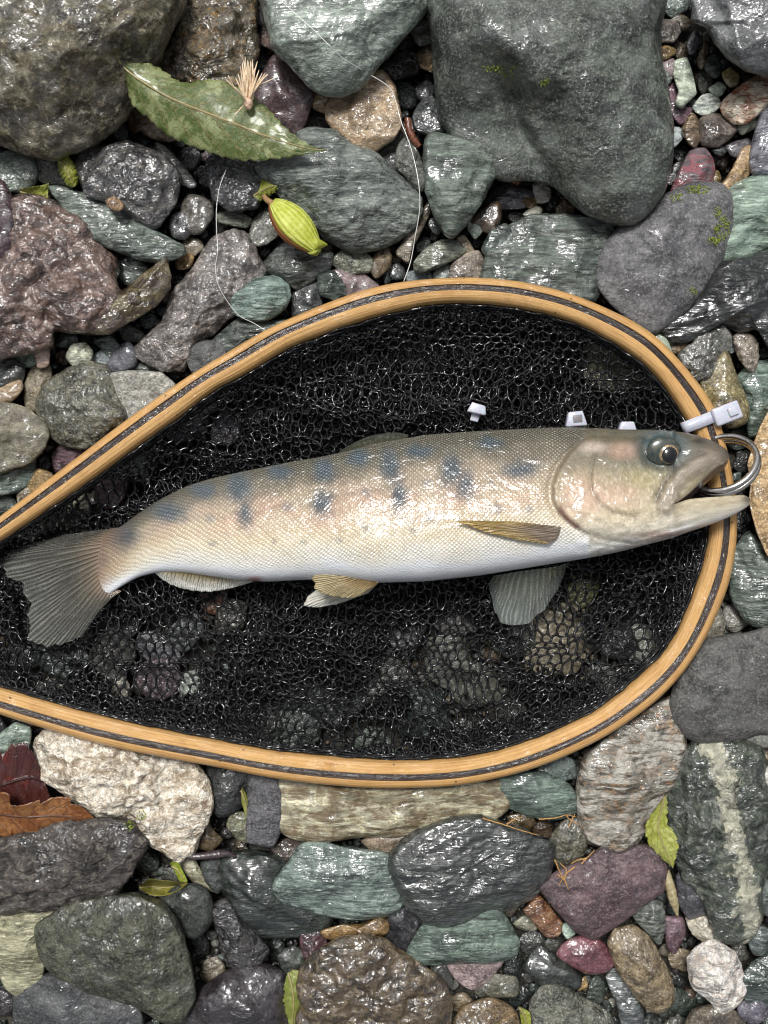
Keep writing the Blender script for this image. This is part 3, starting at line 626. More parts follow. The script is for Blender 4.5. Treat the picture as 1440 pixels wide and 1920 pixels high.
f|4a665c 6a867a 88a294|z=29 h=.45 a=-10 w=.35 f=3 p=90:6:.55,-92:60:.62 f=1|green lens shaped stone below the big dark wet stone|766,1782 797,1732 850,1727 902,1707 932,1701 959,1740 972,1766 963,1794 920,1804 850,1807 788,1809 768,1798
s|967a78 b49a96 c8b2ac|z=20 f=3 s=.5|dusty pink stone under the green lens shaped stone|840,1800 950,1786 924,1832 885,1857 852,1834
s|84602a a88244 c6a268|z=21 w=.8|amber pill shaped pebble above the brown glossy rock|602,1746 640,1733 680,1732 716,1717 729,1735 723,1753 680,1759 618,1762
c|4e3c26 7a6442 a08a66|z=37 h=.5 w=1 r=1.5 f=6 s=.6|brown glossy knobbly rock at the bottom edge|566,1830 587,1793 630,1767 680,1752 722,1762 753,1788 783,1808 814,1829 840,1870 840,1940 780,1980 575,1980 564,1880
s|30262a 463a40 5c5056|z=30 w=.6|dark purple round stone at the bottom edge|335,1905 388,1847 430,1817 491,1806 534,1827 547,1860 540,1935 480,1985 345,1985
c|3c3838 565250 747070|z=24 a=-60 w=.6 s=.5 f=4 p=30:50:.5 f=2|dark grey wedge stone above the dark purple round stone|396,1702 425,1686 463,1733 504,1780 489,1805 450,1820 427,1809 406,1742
c|502a30 6c4048 866068|z=17 s=.4 f=4 w=.7|dark red chunk left of the amber pill pebble|562,1746 607,1742 613,1780 586,1824 565,1792
g|323830 4a5248 687064|z=17|small dark green stone below the dark red chunk|519,1792 550,1772 570,1790 568,1824 539,1830
s|323238 4a4a50 646468|z=18 s=.5 w=.7|dark slate wedge between the slab and the green lens|721,1702 760,1686 794,1730 773,1783 750,1794 724,1762
g|56584a 7e8070 a4a494|z=27 w=.35 r=1.3|grey speckled rough stone at the bottom right of centre|996,1872 1018,1847 1052,1846 1092,1867 1144,1903 1158,1980 996,1980 991,1910
s|363e3a 505a56 6e7874|z=21 w=.8 f=4|dark grey green lumpy stone above the grey speckled one|981,1812 1010,1772 1052,1797 1089,1830 1084,1855 1030,1855 997,1834
s|6a5434 8a7048 a88e66|z=23 w=.6 f=4|brown stone cut by the bottom edge in the middle|845,1930 868,1887 920,1871 963,1892 982,1960 848,1965
s|5c5a48 7a7862 98947e|z=17 w=.7|grey olive pebble below the dusty pink stone|891,1847 920,1827 968,1832 969,1868 898,1869
s|44443c 5e5e52 7a7a6c|z=16 w=.7|dark olive pebble left of the dusty pink stone|785,1820 838,1808 850,1842 830,1859 797,1843
q|7c4420 a86c3a d2a878|z=22 w=1 f=5 s=.3|amber brown glossy brick shaped pebble|982,1706 1004,1682 1016,1683 1054,1730 1048,1753 1025,1758 998,1727
s|7ea08e 9cbaaa b4cabc|z=18 s=.5|tiny mint pebble right of the amber brick pebble|1050,1736 1070,1727 1079,1750 1063,1762
s|b48e4c d0ac6a e4c890|z=14 s=.3 f=3|tiny yellow chip below the glossy red oval|1083,1841 1098,1830 1103,1852 1084,1858
s|7c7a5c 9c987a b4b098|z=16|small pale olive pebble left of the amber brick pebble|962,1732 985,1715 1008,1737 1001,1746 974,1742
s|5c4e3c 7a6a56 96866f|z=18 s=.5|brown pebble under the right end of the dark wet stone|916,1682 970,1662 979,1692 956,1720 932,1704
g|55503a 747058 8e8a70|z=22 r=1.5 s=.6|mossy olive stone left of the streaked cobble|1032,1572 1058,1537 1098,1537 1104,1582 1088,1614 1060,1640 1037,1613
f|50565a 767e84 a4acb0|z=17 a=-60 w=.7 s=.6|grey white streaked sliver under the tan speckled oval|1136,1832 1160,1816 1199,1870 1206,1935 1168,1940 1156,1882
s|54401f 745c34 94804f|z=20 w=.7|brown oval pebble below the dark green banded oval|951,1531 990,1522 1004,1540 992,1560 963,1549
s|a09a78 c0ba98 8c8460|z=15|cream sliver stone right of the curled yellow leaf|330,1617 358,1602 382,1638 408,1672 385,1668 348,1644
s|3c4242 545c5c 707878|z=18 s=.5|slate block pebble right of the cream sliver|376,1616 419,1606 424,1652 407,1676 384,1652
s|42565a 5c7276 7c9094|z=20|small blue pebble at the left edge below the brown leaf|-2,1578 18,1563 48,1566 32,1584
f|7c9a8a 9cb8a8 b6ccbe|z=22 a=20 f=3 s=.4|mint green stone at the left edge under the hoop|-20,1400 0,1376 30,1354 58,1366 54,1400 18,1412
s|c8bcae e0d8cc b0a294|z=12 f=4 s=.4|white little pebble below the broad boulder|998,346 1018,338 1033,355 1030,377 1006,381
s|b06a30 ca8448 dca06a|z=10|tiny orange pebble left of the white little pebble|951,336 964,330 978,339 966,352
s|7a5c3c 98784f b09468|z=11|small brown pebble below the white little pebble|978,377 994,365 1010,380 996,393
s|8a8a74 a6a690 bcbca8|z=12|small pale green pebble on the flat topped rock edge|980,402 1005,386 1018,394 1002,413
s|3e363e 544c54 6c646c|z=12|flat dark purple pebble below the broad boulder|912,382 926,350 960,343 1003,360 992,388 940,394
c|6a5234 8e744e 5a4026|z=14 s=.4|crinkled brown pebble under the broad boulder|1042,388 1070,362 1083,380 1073,409 1044,404
s|8c8078 aaa098 c0b8b0|z=16|small white grey pebble left of the pale green boulder|475,38 489,9 500,20 500,48
c|7c5c52 9a786c b09084|z=15 s=.5|pinkish pebble left of the pale green boulder|483,67 496,44 508,70 511,93 489,85
f|8c8a72 aaa88e 6a684f|z=20 a=70 s=.5|cream sliver between the dark brown and olive rocks|130,1702 150,1682 186,1668 190,1686 160,1702
"""

def parse_opts(s):
    d = dict(z=None, h=0.55, n=2.3, a=0.0, w=0.48, f=3, s=0.7, r=1.0, v=None, b=None, p=None)
    for tok in s.split():
        k, v = tok.split('=')
        d[k] = v if k in 'vbp' else float(v)
    for q in 'vb':
        if d[q]:
            c, a, sp, w = d[q].split(':')
            d[q] = (c, float(a), float(sp), float(w))
    d['p'] = [tuple(float(q) for q in e.split(':')) for e in d['p'].split(',')] if d['p'] else []
    return d

def stone_mesh(name, outline, top, hfac, nexp, kind, facets, smooth, relief, ang, seed, dens=1.0, bottom=None, planes=(), crease=None):
    """outline in photo pixels; returns mesh with origin at the stone's centre, the world origin and radius in mm"""
    rs = np.random.default_rng(seed)
    area = 0.5 * abs(np.dot(outline[:, 0], np.roll(outline[:, 1], 1)) - np.dot(outline[:, 1], np.roll(outline[:, 0], 1)))
    rpx = math.sqrt(area / pi); r = rpx * MM
    hup = max(2.0, hfac * r)
    zeq = max(top - hup, 1.5)
    hup = top - zeq
    if bottom is None:
        bottom = min(-3.0, zeq - 0.35 * r)
    hdn = zeq - bottom
    nphi = int(np.clip(rpx * 1.5 * dens, 22, 190))
    nup = int(np.clip(nphi * 0.30, 6, 52)); ndn = max(3, nup // 4)
    ol = resample(outline, nphi, True, smooth)
    c = ol.mean(0)
    th = np.concatenate([np.linspace(-pi / 2, 0, ndn, endpoint=False), np.linspace(0, pi / 2, nup)])[1:-1]
    e = 2.0 / nexp
    s = np.cos(th) ** e
    zz = np.sign(th) * np.abs(np.sin(th)) ** e
    ph = np.arctan2(-(ol[:, 1] - c[1]), ol[:, 0] - c[0])
    U = np.stack([s[:, None] * np.cos(ph)[None], s[:, None] * np.sin(ph)[None], np.repeat(zz[:, None], nphi, 1)], -1).reshape(-1, 3)
    U = np.concatenate([U, [[0, 0, -1.0], [0, 0, 1.0]]])
    # flat faces: cut the normalised solid with tilted planes above the equator
    U0 = U.copy()
    cuts = [(radians(a_), radians(t_), d_) for a_, t_, d_ in planes]
    for k in range(int(facets)):
        cuts.append((rs.uniform(0, 2 * pi), rs.uniform(0.25, 1.15), rs.uniform(0.55, 0.84)))
    for az, tl, dd in cuts:
        nrm = np.array([sin(tl) * cos(az), sin(tl) * sin(az), cos(tl)])
        sup = (U0 @ nrm).max()
        d = sup * dd
        ex = U @ nrm - d
        soft = 0.008
        cut = soft * np.logaddexp(0, np.clip(ex / soft, -40, 40))
        U = U - nrm[None] * (cut * (U[:, 2] > -0.2))[:, None] * 0.9
    # map back: radial scale in plan, height in z
    m = len(th) * nphi
    rad0 = np.hypot(U0[:m, 0], U0[:m, 1]) + 1e-9
    dx = U[:, 0] - U0[:, 0]; dy = U[:, 1] - U0[:, 1]
    ratio = 1 + (dx[:m] * U0[:m, 0] + dy[:m] * U0[:m, 1]) / rad0 ** 2
    ratio = np.clip(ratio, 0.5, 1.0)
    keep = np.clip(1 - np.repeat(s, nphi) ** 6, 0, 1)        # silhouette stays as traced
    ratio = 1 - (1 - ratio) * keep
    olr = np.tile(ol - c, (len(th), 1)) * (np.repeat(s, nphi) * ratio)[:, None]
    zl = U[:m, 2]
    z = np.where(zl >= 0, zeq + hup * zl, zeq + hdn * zl)
    px = np.concatenate([c[0] + olr[:, 0], [c[0], c[0]]])
    py = np.concatenate([c[1] + olr[:, 1], [c[1], c[1]]])
    z = np.concatenate([z, [bottom, zeq + hup * U[-1, 2]]])
    if crease is not None:                           # a hollow seam; the side left of it lies lower towards the foot
        line, depth, wid, step = crease
        dist = segdist(px, py, line)
        xc = np.interp(py, line[:, 1], line[:, 0])
        up = np.clip((z - zeq) / max(hup, 1e-6), 0, 1)
        z = z - up * (depth * np.exp(-(dist / wid) ** 2) * sstep(line[0, 1], line[0, 1] + 90, py) + step * (1 - sstep(-18, 18, px - xc)) * sstep(60, 260, py))
    W = PA(px, py, z) * 1000.0                       # mm
    C = np.array(P(c[0], c[1], zeq)) * 1000.0
    L = W - C
    N = np.stack([np.concatenate([(ol - c)[None].repeat(len(th), 0).reshape(-1, 2)[:, 0], [0, 0]]),
                  -np.concatenate([(ol - c)[None].repeat(len(th), 0).reshape(-1, 2)[:, 1], [0, 0]]),
                  np.zeros(len(W))], 1)
    N[:, :2] /= np.maximum(np.linalg.norm(N[:, :2], axis=1), 1e-6)[:, None]
    N[:, :2] *= np.concatenate([s.repeat(nphi), [0, 0]])[:, None]
    N[:, 2] = np.concatenate([zz.repeat(nphi), [-1, 1]])
    N /= np.linalg.norm(N, axis=1)[:, None] + 1e-9
    off = rs.uniform(0, 200, 3)
    ca, sa = cos(radians(ang)), sin(radians(ang))
    R = L.copy(); R[:, 0] = ca * L[:, 0] - sa * L[:, 1]; R[:, 1] = sa * L[:, 0] + ca * L[:, 1]
    d = 0.060 * r * fbm(L * (1.1 / r) + off, 3)
    d += relief * 0.022 * r * (ridged(L * (1.25 / r) + off + 31, 4) - 0.4)
    d += relief * 0.16 * fbm(R * np.array([0.6, 1, 1]) * 0.22 + off, 3)
    if kind == 'c':
        bl = np.abs(pnoise(R * np.array([0.7, 1, 1]) * (2.6 / r) + off)) + 0.5 * np.abs(pnoise(R * np.array([0.8, 1, 1]) * (5.6 / r) + off + 5))
        d += relief * 0.085 * r * (bl - 0.35)                      # rounded knobs with sharp creases between
        d += relief * 0.030 * r * (ridged(R * np.array([0.7, 1, 1]) * (1.5 / r) + off, 3) - 0.3)
        d += relief * 0.30 * fbm(L * 0.30 + off, 3)
    elif kind == 'f':
        d += relief * 0.030 * r * ridged(R * np.array([0.35, 1.4, 1.0]) * (1.5 / r) + off, 4)
        d += relief * 0.18 * fbm(R * np.array([0.25, 1.0, 1.0]) * 0.45 + off, 3)
    elif kind == 'q':
        d += relief * 0.035 * r * ridged(R * np.array([0.6, 1, 1]) * (1.6 / r) + off, 3)
    elif kind == 'g':
        d += relief * 0.030 * r * fbm(L * (3.0 / r) + off, 3) + relief * 0.25 * fbm(L * 0.5 + off, 2)
    else:
        d += relief * 0.016 * r * fbm(L * (2.8 / r) + off, 3) + relief * 0.08 * fbm(L * 0.5 + off, 2)
    side = 0.45 + 0.55 * np.abs(N[:, 2])
    L = L + N * (d * side)[:, None]
    V = L * 0.001
    i = np.arange(len(th) - 1)[:, None] * nphi; k = np.arange(nphi)[None]; k2 = (k + 1) % nphi
    # ol runs clockwise or anticlockwise: orient outward
    sgn = np.sum((ol[:, 0] - c[0]) * (np.roll(ol[:, 1], -1) - c[1]) - (np.roll(ol[:, 0], -1) - c[0]) * (ol[:, 1] - c[1]))
    Q = np.stack([i + k, i + k2, i + nphi + k2, i + nphi + k], -1).reshape(-1, 4)
    b0, t0 = m, m + 1; last = (len(th) - 1) * nphi
    kk = np.arange(nphi); kk2 = (kk + 1) % nphi
    T = np.concatenate([np.stack([np.full(nphi, b0), kk2, kk], 1), np.stack([np.full(nphi, t0), last + kk, last + kk2], 1)])
    if sgn > 0:
        Q = Q[:, ::-1]; T = T[:, ::-1]
    return mesh_np(name, V, Q, T), C * 0.001, r

NOUNS = ('boulder', 'rock', 'stone', 'pebble', 'cobble', 'slab', 'shard', 'splinter', 'chip', 'block', 'chunk', 'flake', 'wedge', 'sliver', 'quartz')
def nick(label):
    w = label.split()
    for i, q in enumerate(w):
        if q in NOUNS: return ' '.join(w[:i + 1])
    return ' '.join(w[:4])
NICK = []
TRACED = []           # outlines of every traced stone, for filling the gaps
def build_stones():
    for idx, line in enumerate(l for l in STONES.strip().splitlines() if l.strip()):
        kind, cols, opts, label, ol = line.split('|')
        o = parse_opts(opts); ol = pts(ol)
        c1, c2, c3 = cols.split()
        TRACED.append(ol); NICK.append(nick(label))
        c = ol.mean(0); grow = 1.02
        olg = c + (ol - c) * grow
        me, C, r = stone_mesh('stone', olg, o['z'], o['h'], o['n'], kind, o['f'], o['s'], o['r'], o['a'], 100 + idx, planes=o['p'],
                             crease=(pts('958,90 962,150 985,232 1018,296 1064,372'), 11.0, 26.0, 20.0) if label.startswith('broad dark grey green') else None)
        name = 'boulder' if r > 32 else ('stone' if r > 9 else 'pebble')
        mat = stone_mat(kind, c1, c2, c3, o['a'], o['w'], o['v'], o['b'], r, float(np.random.default_rng(idx + 900).uniform(0.45, 1.15)), float(np.random.default_rng(idx + 77).choice([0, 0.25, 0.6, 0.9])))
        ob = link(name, me, mat, loc=tuple(C))
        tag(ob, label, {'boulder': 'boulder', 'stone': 'stone', 'pebble': 'pebble'}[name], 'riverbed stones')
build_stones()

# ================================================================ hoop rails (photo pixels)
H_OUT = pts("-480,1240 -400,1243 -300,1254 -200,1278 -100,1308 0,1340 83,1366 194,1397 306,1420 400,1437 522,1461 662,1476 760,1478 850,1474 900,1466 994,1444 1087,1406 1162,1365 1252,1297 1275,1268 1313,1217 1347,1147 1367,1097 1380,1030 1383,980 1377,910 1362,838 1343,767 1293,697 1227,627 1160,588 1060,547 960,525 880,520 800,523 700,538 600,573 500,617 400,677 360,700 240,785 80,907 0,968 -100,1042 -200,1106 -300,1152 -400,1180 -480,1188")
H_IN = pts("-470,1216 -390,1214 -290,1222 -200,1238 -100,1260 0,1287 83,1312 180,1338 300,1366 400,1385 504,1405 643,1419 747,1425 840,1422 900,1414 956,1400 1050,1365 1140,1316 1230,1237 1245,1222 1275,1172 1303,1100 1323,1038 1328,1005 1330,950 1322,880 1300,813 1280,780 1227,703 1160,650 1060,600 960,577 880,570 800,573 667,607 533,658 480,695 400,733 360,767 280,823 160,910 0,1018 -100,1088 -200,1148 -290,1184 -390,1208 -470,1212")
NH = 420
def rails():
    a = resample(H_OUT, 4000, False, 1.0)
    b = resample(H_IN, 4000, False, 1.0)
    # pair inner points to outer ones: march along, nearest point on the inner rail
    o = a[np.linspace(0, 3999, NH).astype(int)]
    w = []
    last = 0
    for i, p in enumerate(o):
        lo = max(0, last - 60); hi = min(4000, last + 160)
        j = lo + int(np.argmin(((b[lo:hi] - p) ** 2).sum(1)))
        last = j; w.append(b[j])
    w = np.array(w)
    k = np.ones(9) / 9
    for arr in (o, w):
        for c in (0, 1):
            pad = np.pad(arr[:, c], 4, mode='edge')
            sm = np.convolve(pad, k, 'valid')
            arr[4:-4, c] = sm[4:-4]
    return o, w
R_OUT, R_IN = rails()
HOOP_POLY = R_OUT; IN_POLY = R_IN

# ================================================================ small pebbles and gravel in the gaps
GRID = 4
gx = np.arange(-40, 1490, GRID) + 2.0; gy = np.arange(-40, 1970, GRID) + 2.0
GX, GY = np.meshgrid(gx, gy)
occ = np.zeros(GX.shape, bool)
for ol in TRACED:
    x0, y0 = ol.min(0); x1, y1 = ol.max(0)
    ix = np.where((gx >= x0) & (gx <= x1))[0]; iy = np.where((gy >= y0) & (gy <= y1))[0]
    if len(ix) and len(iy):
        sl = np.ix_(iy, ix)
        occ[sl] |= inpoly(GX[sl], GY[sl], ol)
IN_NET = inpoly(GX, GY, IN_POLY)
ON_HOOP = inpoly(GX, GY, HOOP_POLY)

def blob_outline(cx, cy, r, rs, n=11):
    a = np.linspace(0, 2 * pi, n, endpoint=False) + rs.uniform(0, 1)
    asp = rs.uniform(0.6, 1.0); rot = rs.uniform(0, pi)
    rr = r * (1 + rs.uniform(-0.16, 0.16, n))
    x = rr * np.cos(a); y = rr * np.sin(a) * asp
    return np.stack([cx + x * cos(rot) - y * sin(rot), cy + x * sin(rot) + y * cos(rot)], 1)

PEB_COLS = ['3c4844', '586a62', '2c3232', '6a6a60', '80745c', '4c4448', '5c4a4c', '8a8a7c', '44504e', '303838', '968468',
            '70807c', '5a5a56', '3a3f44', 'a09c90', '4e5c54', '74604a']
REGIONS = [   # label, group, test
    ('small wet pebble in the gravel right of the broad boulder', 'pebbles right of the broad boulder', lambda x, y: x > 1200 and y < 480),
    ('small wet pebble in the gravel near the right edge beside the hoop', 'pebbles beside the hoop at the right edge', lambda x, y: x > 1200 and y < 1320),
    ('small wet pebble in the gravel at the lower right below the hoop', 'pebbles at the lower right', lambda x, y: x > 880 and y > 1320),
    ('small wet pebble in the dark gaps at the bottom left below the hoop', 'pebbles at the bottom left', lambda x, y: y > 1320),
    ('small wet pebble in the gravel at the left above the hoop', 'pebbles at the left above the hoop', lambda x, y: x < 460 and y > 430),
    ('small wet pebble in the gaps at the upper left around the leaf', 'pebbles around the leaf', lambda x, y: x < 560),
    ('small wet pebble in the gravel between the top boulders and the hoop', 'pebbles between the top boulders and the hoop', lambda x, y: True)]

def colour_word(c):
    r, g, b = c
    l = 0.3 * r + 0.55 * g + 0.15 * b
    if l < 0.035: return 'blackish'
    mx, mn = max(c), min(c)
    pale = 'pale ' if l > 0.22 else ('dark ' if l < 0.075 else '')
    if (mx - mn) / mx < 0.16: return pale + 'grey'
    if r >= g and r >= b: return pale + ('reddish' if b > g * 0.93 else ('brown' if l < 0.14 else 'tan'))
    if g >= r and g >= b: return pale + ('green' if g > b * 1.08 else 'grey green')
    return pale + 'blue grey'

def nearest_nick(x, y):
    best, w = 1e9, 0
    for i, ol in enumerate(TRACED):
        c = ol.mean(0)
        if abs(c[0] - x) > 260 or abs(c[1] - y) > 260: continue
        d = segdist(np.array([x]), np.array([y]), np.concatenate([ol, ol[:1]]))[0]
        if d < best: best, w = d, i
    return NICK[w], TRACED[w].mean(0)

def fill_pebbles():
    rs = np.random.default_rng(5)
    mats = [vcol_stone_mat('pebble_mat', w) for w in (0.4, 0.7, 0.95)]
    free = ~(occ | ON_HOOP)
    # distance to occupied cells, coarse
    used = []
    cand = np.argwhere(free); rs.shuffle(cand)
    n = 0
    for target in (30, 24, 19, 15, 12, 9.5):
        for (j, i) in cand[:6000]:
            x, y = gx[i], gy[j]
            if not (-10 < x < 1450 and -10 < y < 1930): continue
            if y > 1380 and x < 760 and rs.uniform() < 0.93: continue
            r = target * rs.uniform(0.85, 1.1)
            ok = True
            for (ux, uy, ur) in used:
                if (ux - x) ** 2 + (uy - y) ** 2 < (0.86 * (ur + r)) ** 2: ok = False; break
            if not ok: continue
            k = int(r / GRID)
            sub = free[max(0, j - k):j + k + 1, max(0, i - k):i + k + 1]
            if sub.mean() < 0.74: continue
            used.append((x, y, r))
            if n >= 190: break
            n += 1
            ol = blob_outline(x, y, r, rs)
            top = rs.uniform(0.5, 4.5) + r * MM * 0.55
            kind = rs.choice(['s', 'f', 'g', 's'])
            me, C, rr = stone_mesh('pebble', ol, top, 0.6, 2.2, kind, rs.integers(1, 5), rs.uniform(0.4, 1), 1.0, rs.uniform(0, 180), int(rs.integers(1e9)), dens=1.3)
            c = np.array(slin(PEB_COLS[rs.integers(len(PEB_COLS))])) * rs.uniform(0.45, 1.0)  # colour darkened so the gaps between stones read as shaded
            vattr(me, 'Col', np.tile(c, (len(me.vertices), 1)), 'FLOAT_COLOR')
            ob = link('pebble', me, mats[rs.integers(3)], loc=tuple(C))
            for lab, grp, f in REGIONS:
                if f(x, y): break
            nk, nc = nearest_nick(x, y)
            side = ('left of' if x < nc[0] else 'right of') if abs(x - nc[0]) > abs(y - nc[1]) else ('above' if y < nc[1] else 'below')
            tag(ob, '%s %s pebble in the gravel %s the %s' % ('tiny' if r < 14 else 'small', colour_word(c), side, nk), 'pebble', grp)
    return used
PEBBLES = fill_pebbles()

def unit_rock(rs, nphi=9, nth=6):
    th = np.linspace(-pi / 2, pi / 2, nth)[1:-1]
    ph = np.linspace(0, 2 * pi, nphi, endpoint=False)
    U = np.stack([np.cos(th)[:, None] * np.cos(ph), np.cos(th)[:, None] * np.sin(ph), np.repeat(np.sin(th)[:, None], nphi, 1)], -1).reshape(-1, 3)
    U = np.concatenate([U, [[0, 0, -1], [0, 0, 1]]])
    U *= (1 + 0.22 * fbm(U * 1.3 + rs.uniform(0, 99, 3), 2))[:, None]
    m = len(th) * nphi
    i = np.arange(len(th) - 1)[:, None] * nphi; k = np.arange(nphi)[None]; k2 = (k + 1) % nphi
    Q = np.stack([i + k, i + k2, i + nphi + k2, i + nphi + k], -1).reshape(-1, 4)
    last = m - nphi; kk = np.arange(nphi); kk2 = (kk + 1) % nphi
    T = np.concatenate([np.stack([np.full(nphi, m), kk2, kk], 1), np.stack([np.full(nphi, m + 1), last + kk, last + kk2], 1)])
    return U, Q, T

def scatter(name, label, xs, ys, zs, rs_mm, seed, wet=0.6, cols=PEB_COLS, nphi=9, nth=6):
    rs = np.random.default_rng(seed)
    protos = [unit_rock(rs, nphi, nth) for _ in range(14)]
    parts = []; C = []
    for x, y, z, r in zip(xs, ys, zs, rs_mm):
        U, Q, T = protos[rs.integers(len(protos))]
        S = U * np.array([1, rs.uniform(0.6, 1), rs.uniform(0.45, 0.8)]) * r * 0.001
        a = rs.uniform(0, 2 * pi); b = rs.normal(0, 0.35)
        Rz = np.array([[cos(a), -sin(a), 0], [sin(a), cos(a), 0], [0, 0, 1]])
        Rx = np.array([[1, 0, 0], [0, cos(b), -sin(b)], [0, sin(b), cos(b)]])
        V = S @ (Rz @ Rx).T + np.array([x, y, z])
        parts.append((V, Q, T))
        c = np.array(slin(cols[rs.integers(len(cols))])) * rs.uniform(0.30, 0.9)  # random darkening, meant to put gap shade into the gravel colours
        C.append(np.tile(c, (len(V), 1)))
    V, Q, T = merge(parts)
    me = mesh_np(name, V, Q, T)
    vattr(me, 'Col', np.concatenate(C), 'FLOAT_COLOR')
    o = link(name, me, vcol_stone_mat(name + '_mat', wet))
    tag(o, label, name.replace('_', ' '), kind='stuff')
    return o

def gravel():
    rs = np.random.default_rng(21)
    # fine gravel in all the gaps of the picture, and under the net
    free = np.argwhere(~occ)
    sel = free[rs.integers(len(free), size=7500)]
    px = gx[sel[:, 1]] + rs.uniform(-2, 2, len(sel)); py = gy[sel[:, 0]] + rs.uniform(-2, 2, len(sel))
    r = rs.gamma(2.6, 0.45, len(sel)) + 0.5
    z = rs.uniform(-3.5, 0.0, len(sel)) + r * 0.2 + np.where((px > 1200) & (py < 480), 2.5, 0.0)
    W = PA(px, py, z)
    scatter('gravel', 'fine wet gravel in the gaps between the riverbed stones', W[:, 0], W[:, 1], W[:, 2], r, 22)
    # the bed goes on beyond the picture
    X, Y, R = [], [], []
    k = 0
    XA = np.zeros(1400); YA = np.zeros(1400); RA = np.zeros(1400); m = 0
    while m < 1400 and k < 45000:
        k += 1
        x, y = rs.uniform(-0.55, 0.55), rs.uniform(-0.62, 0.62)
        r = (rs.gamma(4, 4.2) + 5) * (1.0 if k < 9000 else 0.45)
        if abs(x) < 0.204 + 0.0009 * r and abs(y) < 0.272 + 0.0009 * r: continue
        if -0.5 < x < -0.15 and abs(y + 0.066) < 0.05: continue
        if m and (np.hypot(XA[:m] - x, YA[:m] - y) < 0.00082 * (RA[:m] + r)).any(): continue
        XA[m], YA[m], RA[m] = x, y, r; m += 1
    X, Y, R = XA[:m], YA[:m], RA[:m]
    R = np.array(R)
    scatter('riverbed', 'wet cobbles of the riverbed around the net', X, Y, 0.0002 * R, R, 23, 0.6, nphi=22, nth=14)
gravel()

# stones seen through the netting
NET_COLS = [  # px, py, radius px, colour
    (395, 735, 34, '7c6c74'), (335, 790, 34, '74686e'), (270, 870, 28, '7c8a88'), (215, 915, 26, '5c4248'), (150, 965, 26, '969072'),
    (310, 845, 24, '868478'), (420, 810, 30, '585058'), (480, 760, 32, '3c4044'), (560, 720, 40, '3a3c40'), (660, 690, 46, '34383a'),
    (780, 660, 44, '2e3236'), (900, 640, 46, '30343a'), (1030, 640, 40, '34362c'), (1120, 680, 42, '5c5a40'), (1190, 720, 34, '4c4a34'),
    (820, 740, 40, '2c2e34'), (960, 720, 48, '2c2e32'), (1080, 760, 40, '26282c'), (720, 770, 40, '2c2e30'), (1230, 780, 26, '303236'),
    (240, 1170, 30, '6c7278'), (300, 1215, 38, '7a7a80'), (200, 1225, 32, '5c5a50'), (120, 1240, 38, '46544e'), (60, 1200, 34, '3c443e'),
    (205, 1285, 30, '9c9480'), (290, 1265, 30, '6c5a60'), (380, 1290, 36, 'aab8ac'), (340, 1190, 30, '6c7478'), (395, 1130, 26, 'a06c4c'),
    (430, 1155, 28, '5c584c'), (100, 1300, 26, '6a665a'), (30, 1265, 30, '34403c'), (440, 1240, 34, '50605a'), (480, 1330, 42, '3c4438'),
    (560, 1280, 42, '343c3c'), (560, 1370, 34, '4c5c54'), (640, 1330, 40, '30383a'), (650, 1210, 40, '4a4c4c'), (720, 1280, 42, '5c6058'),
    (700, 1390, 30, '5a6a60'), (790, 1340, 44, '40504e'), (830, 1240, 46, '7c8074'), (760, 1190, 40, '6a6e70'), (840, 1160, 36, '74706c'),
    (900, 1290, 40, '6c6c5e'), (870, 1380, 34, '3c423c'), (950, 1350, 34, '5a5a50'), (1035, 1200, 52, 'a89a76'), (1000, 1290, 36, '4a4c44'),
    (960, 1200, 36, '4c5048'), (1090, 1110, 28, '88884c'), (1120, 1280, 36, '5c625c'), (1060, 1330, 28, '686c66'), (1200, 1205, 34, '949a8c'),
    (1150, 1200, 36, '34383a'), (1235, 1130, 32, '4c5452'), (1180, 1120, 40, '2c2e32'), (1270, 1080, 30, '34383a'), (540, 1150, 36, '2c3032'),
    (620, 1140, 30, '303234'), (700, 1130, 34, '303236'), (500, 1200, 30, '3a3e40'), (1100, 1180, 26, '7a745c'), (150, 1180, 28, '4a524e')]
def under_net():
    rs = np.random.default_rng(31)
    mats = [vcol_stone_mat('net_stone_mat', w) for w in (0.3, 0.6, 0.85)]
    for (x, y, r, c) in NET_COLS:
        ol = blob_outline(x + rs.normal(0, 6), y + rs.normal(0, 6), r * rs.uniform(1.15, 1.6), rs, 9)
        kind = rs.choice(['s', 'f', 'g', 'c'])
        top = rs.uniform(6, 10.5)
        me, C, rr = stone_mesh('stone', ol, top, 0.35, 3.2, kind, rs.integers(2, 5), rs.uniform(0.2, .8), 1.0, rs.uniform(0, 180), int(rs.integers(1e9)))
        cc = np.array(slin(c)) * 0.75
        vattr(me, 'Col', np.tile(cc, (len(me.vertices), 1)), 'FLOAT_COLOR')
        ob = link('stone', me, mats[rs.integers(3)], loc=tuple(C))
        side = 'above' if y < 930 else 'below'
        spots = [(60, 1200, 'below the tail fin'), (330, 1110, 'below the anal fin'), (620, 1140, 'below the pelvic fins'), (970, 1180, 'below the far pectoral fin'),
                 (1180, 1100, 'below the fish head'), (300, 1340, 'beside the lower left hoop'), (720, 1430, 'beside the bottom of the hoop'), (1200, 1300, 'beside the lower right hoop'),
                 (150, 930, 'beside the upper left hoop'), (400, 760, 'beside the upper hoop arm'), (800, 590, 'under the top of the hoop'), (1220, 700, 'beside the upper right hoop'),
                 (700, 790, 'above the dorsal fin'), (1000, 760, 'above the fish shoulder')]
        w = min(spots, key=lambda s: (s[0] - x) ** 2 + (s[1] - y) ** 2)[2]
        tag(ob, '%s %s stone showing through the netting %s' % ('bigger' if r > 37 else 'smaller', colour_word(cc), w), 'stone', 'stones under the netting %s the fish' % side)
under_net()

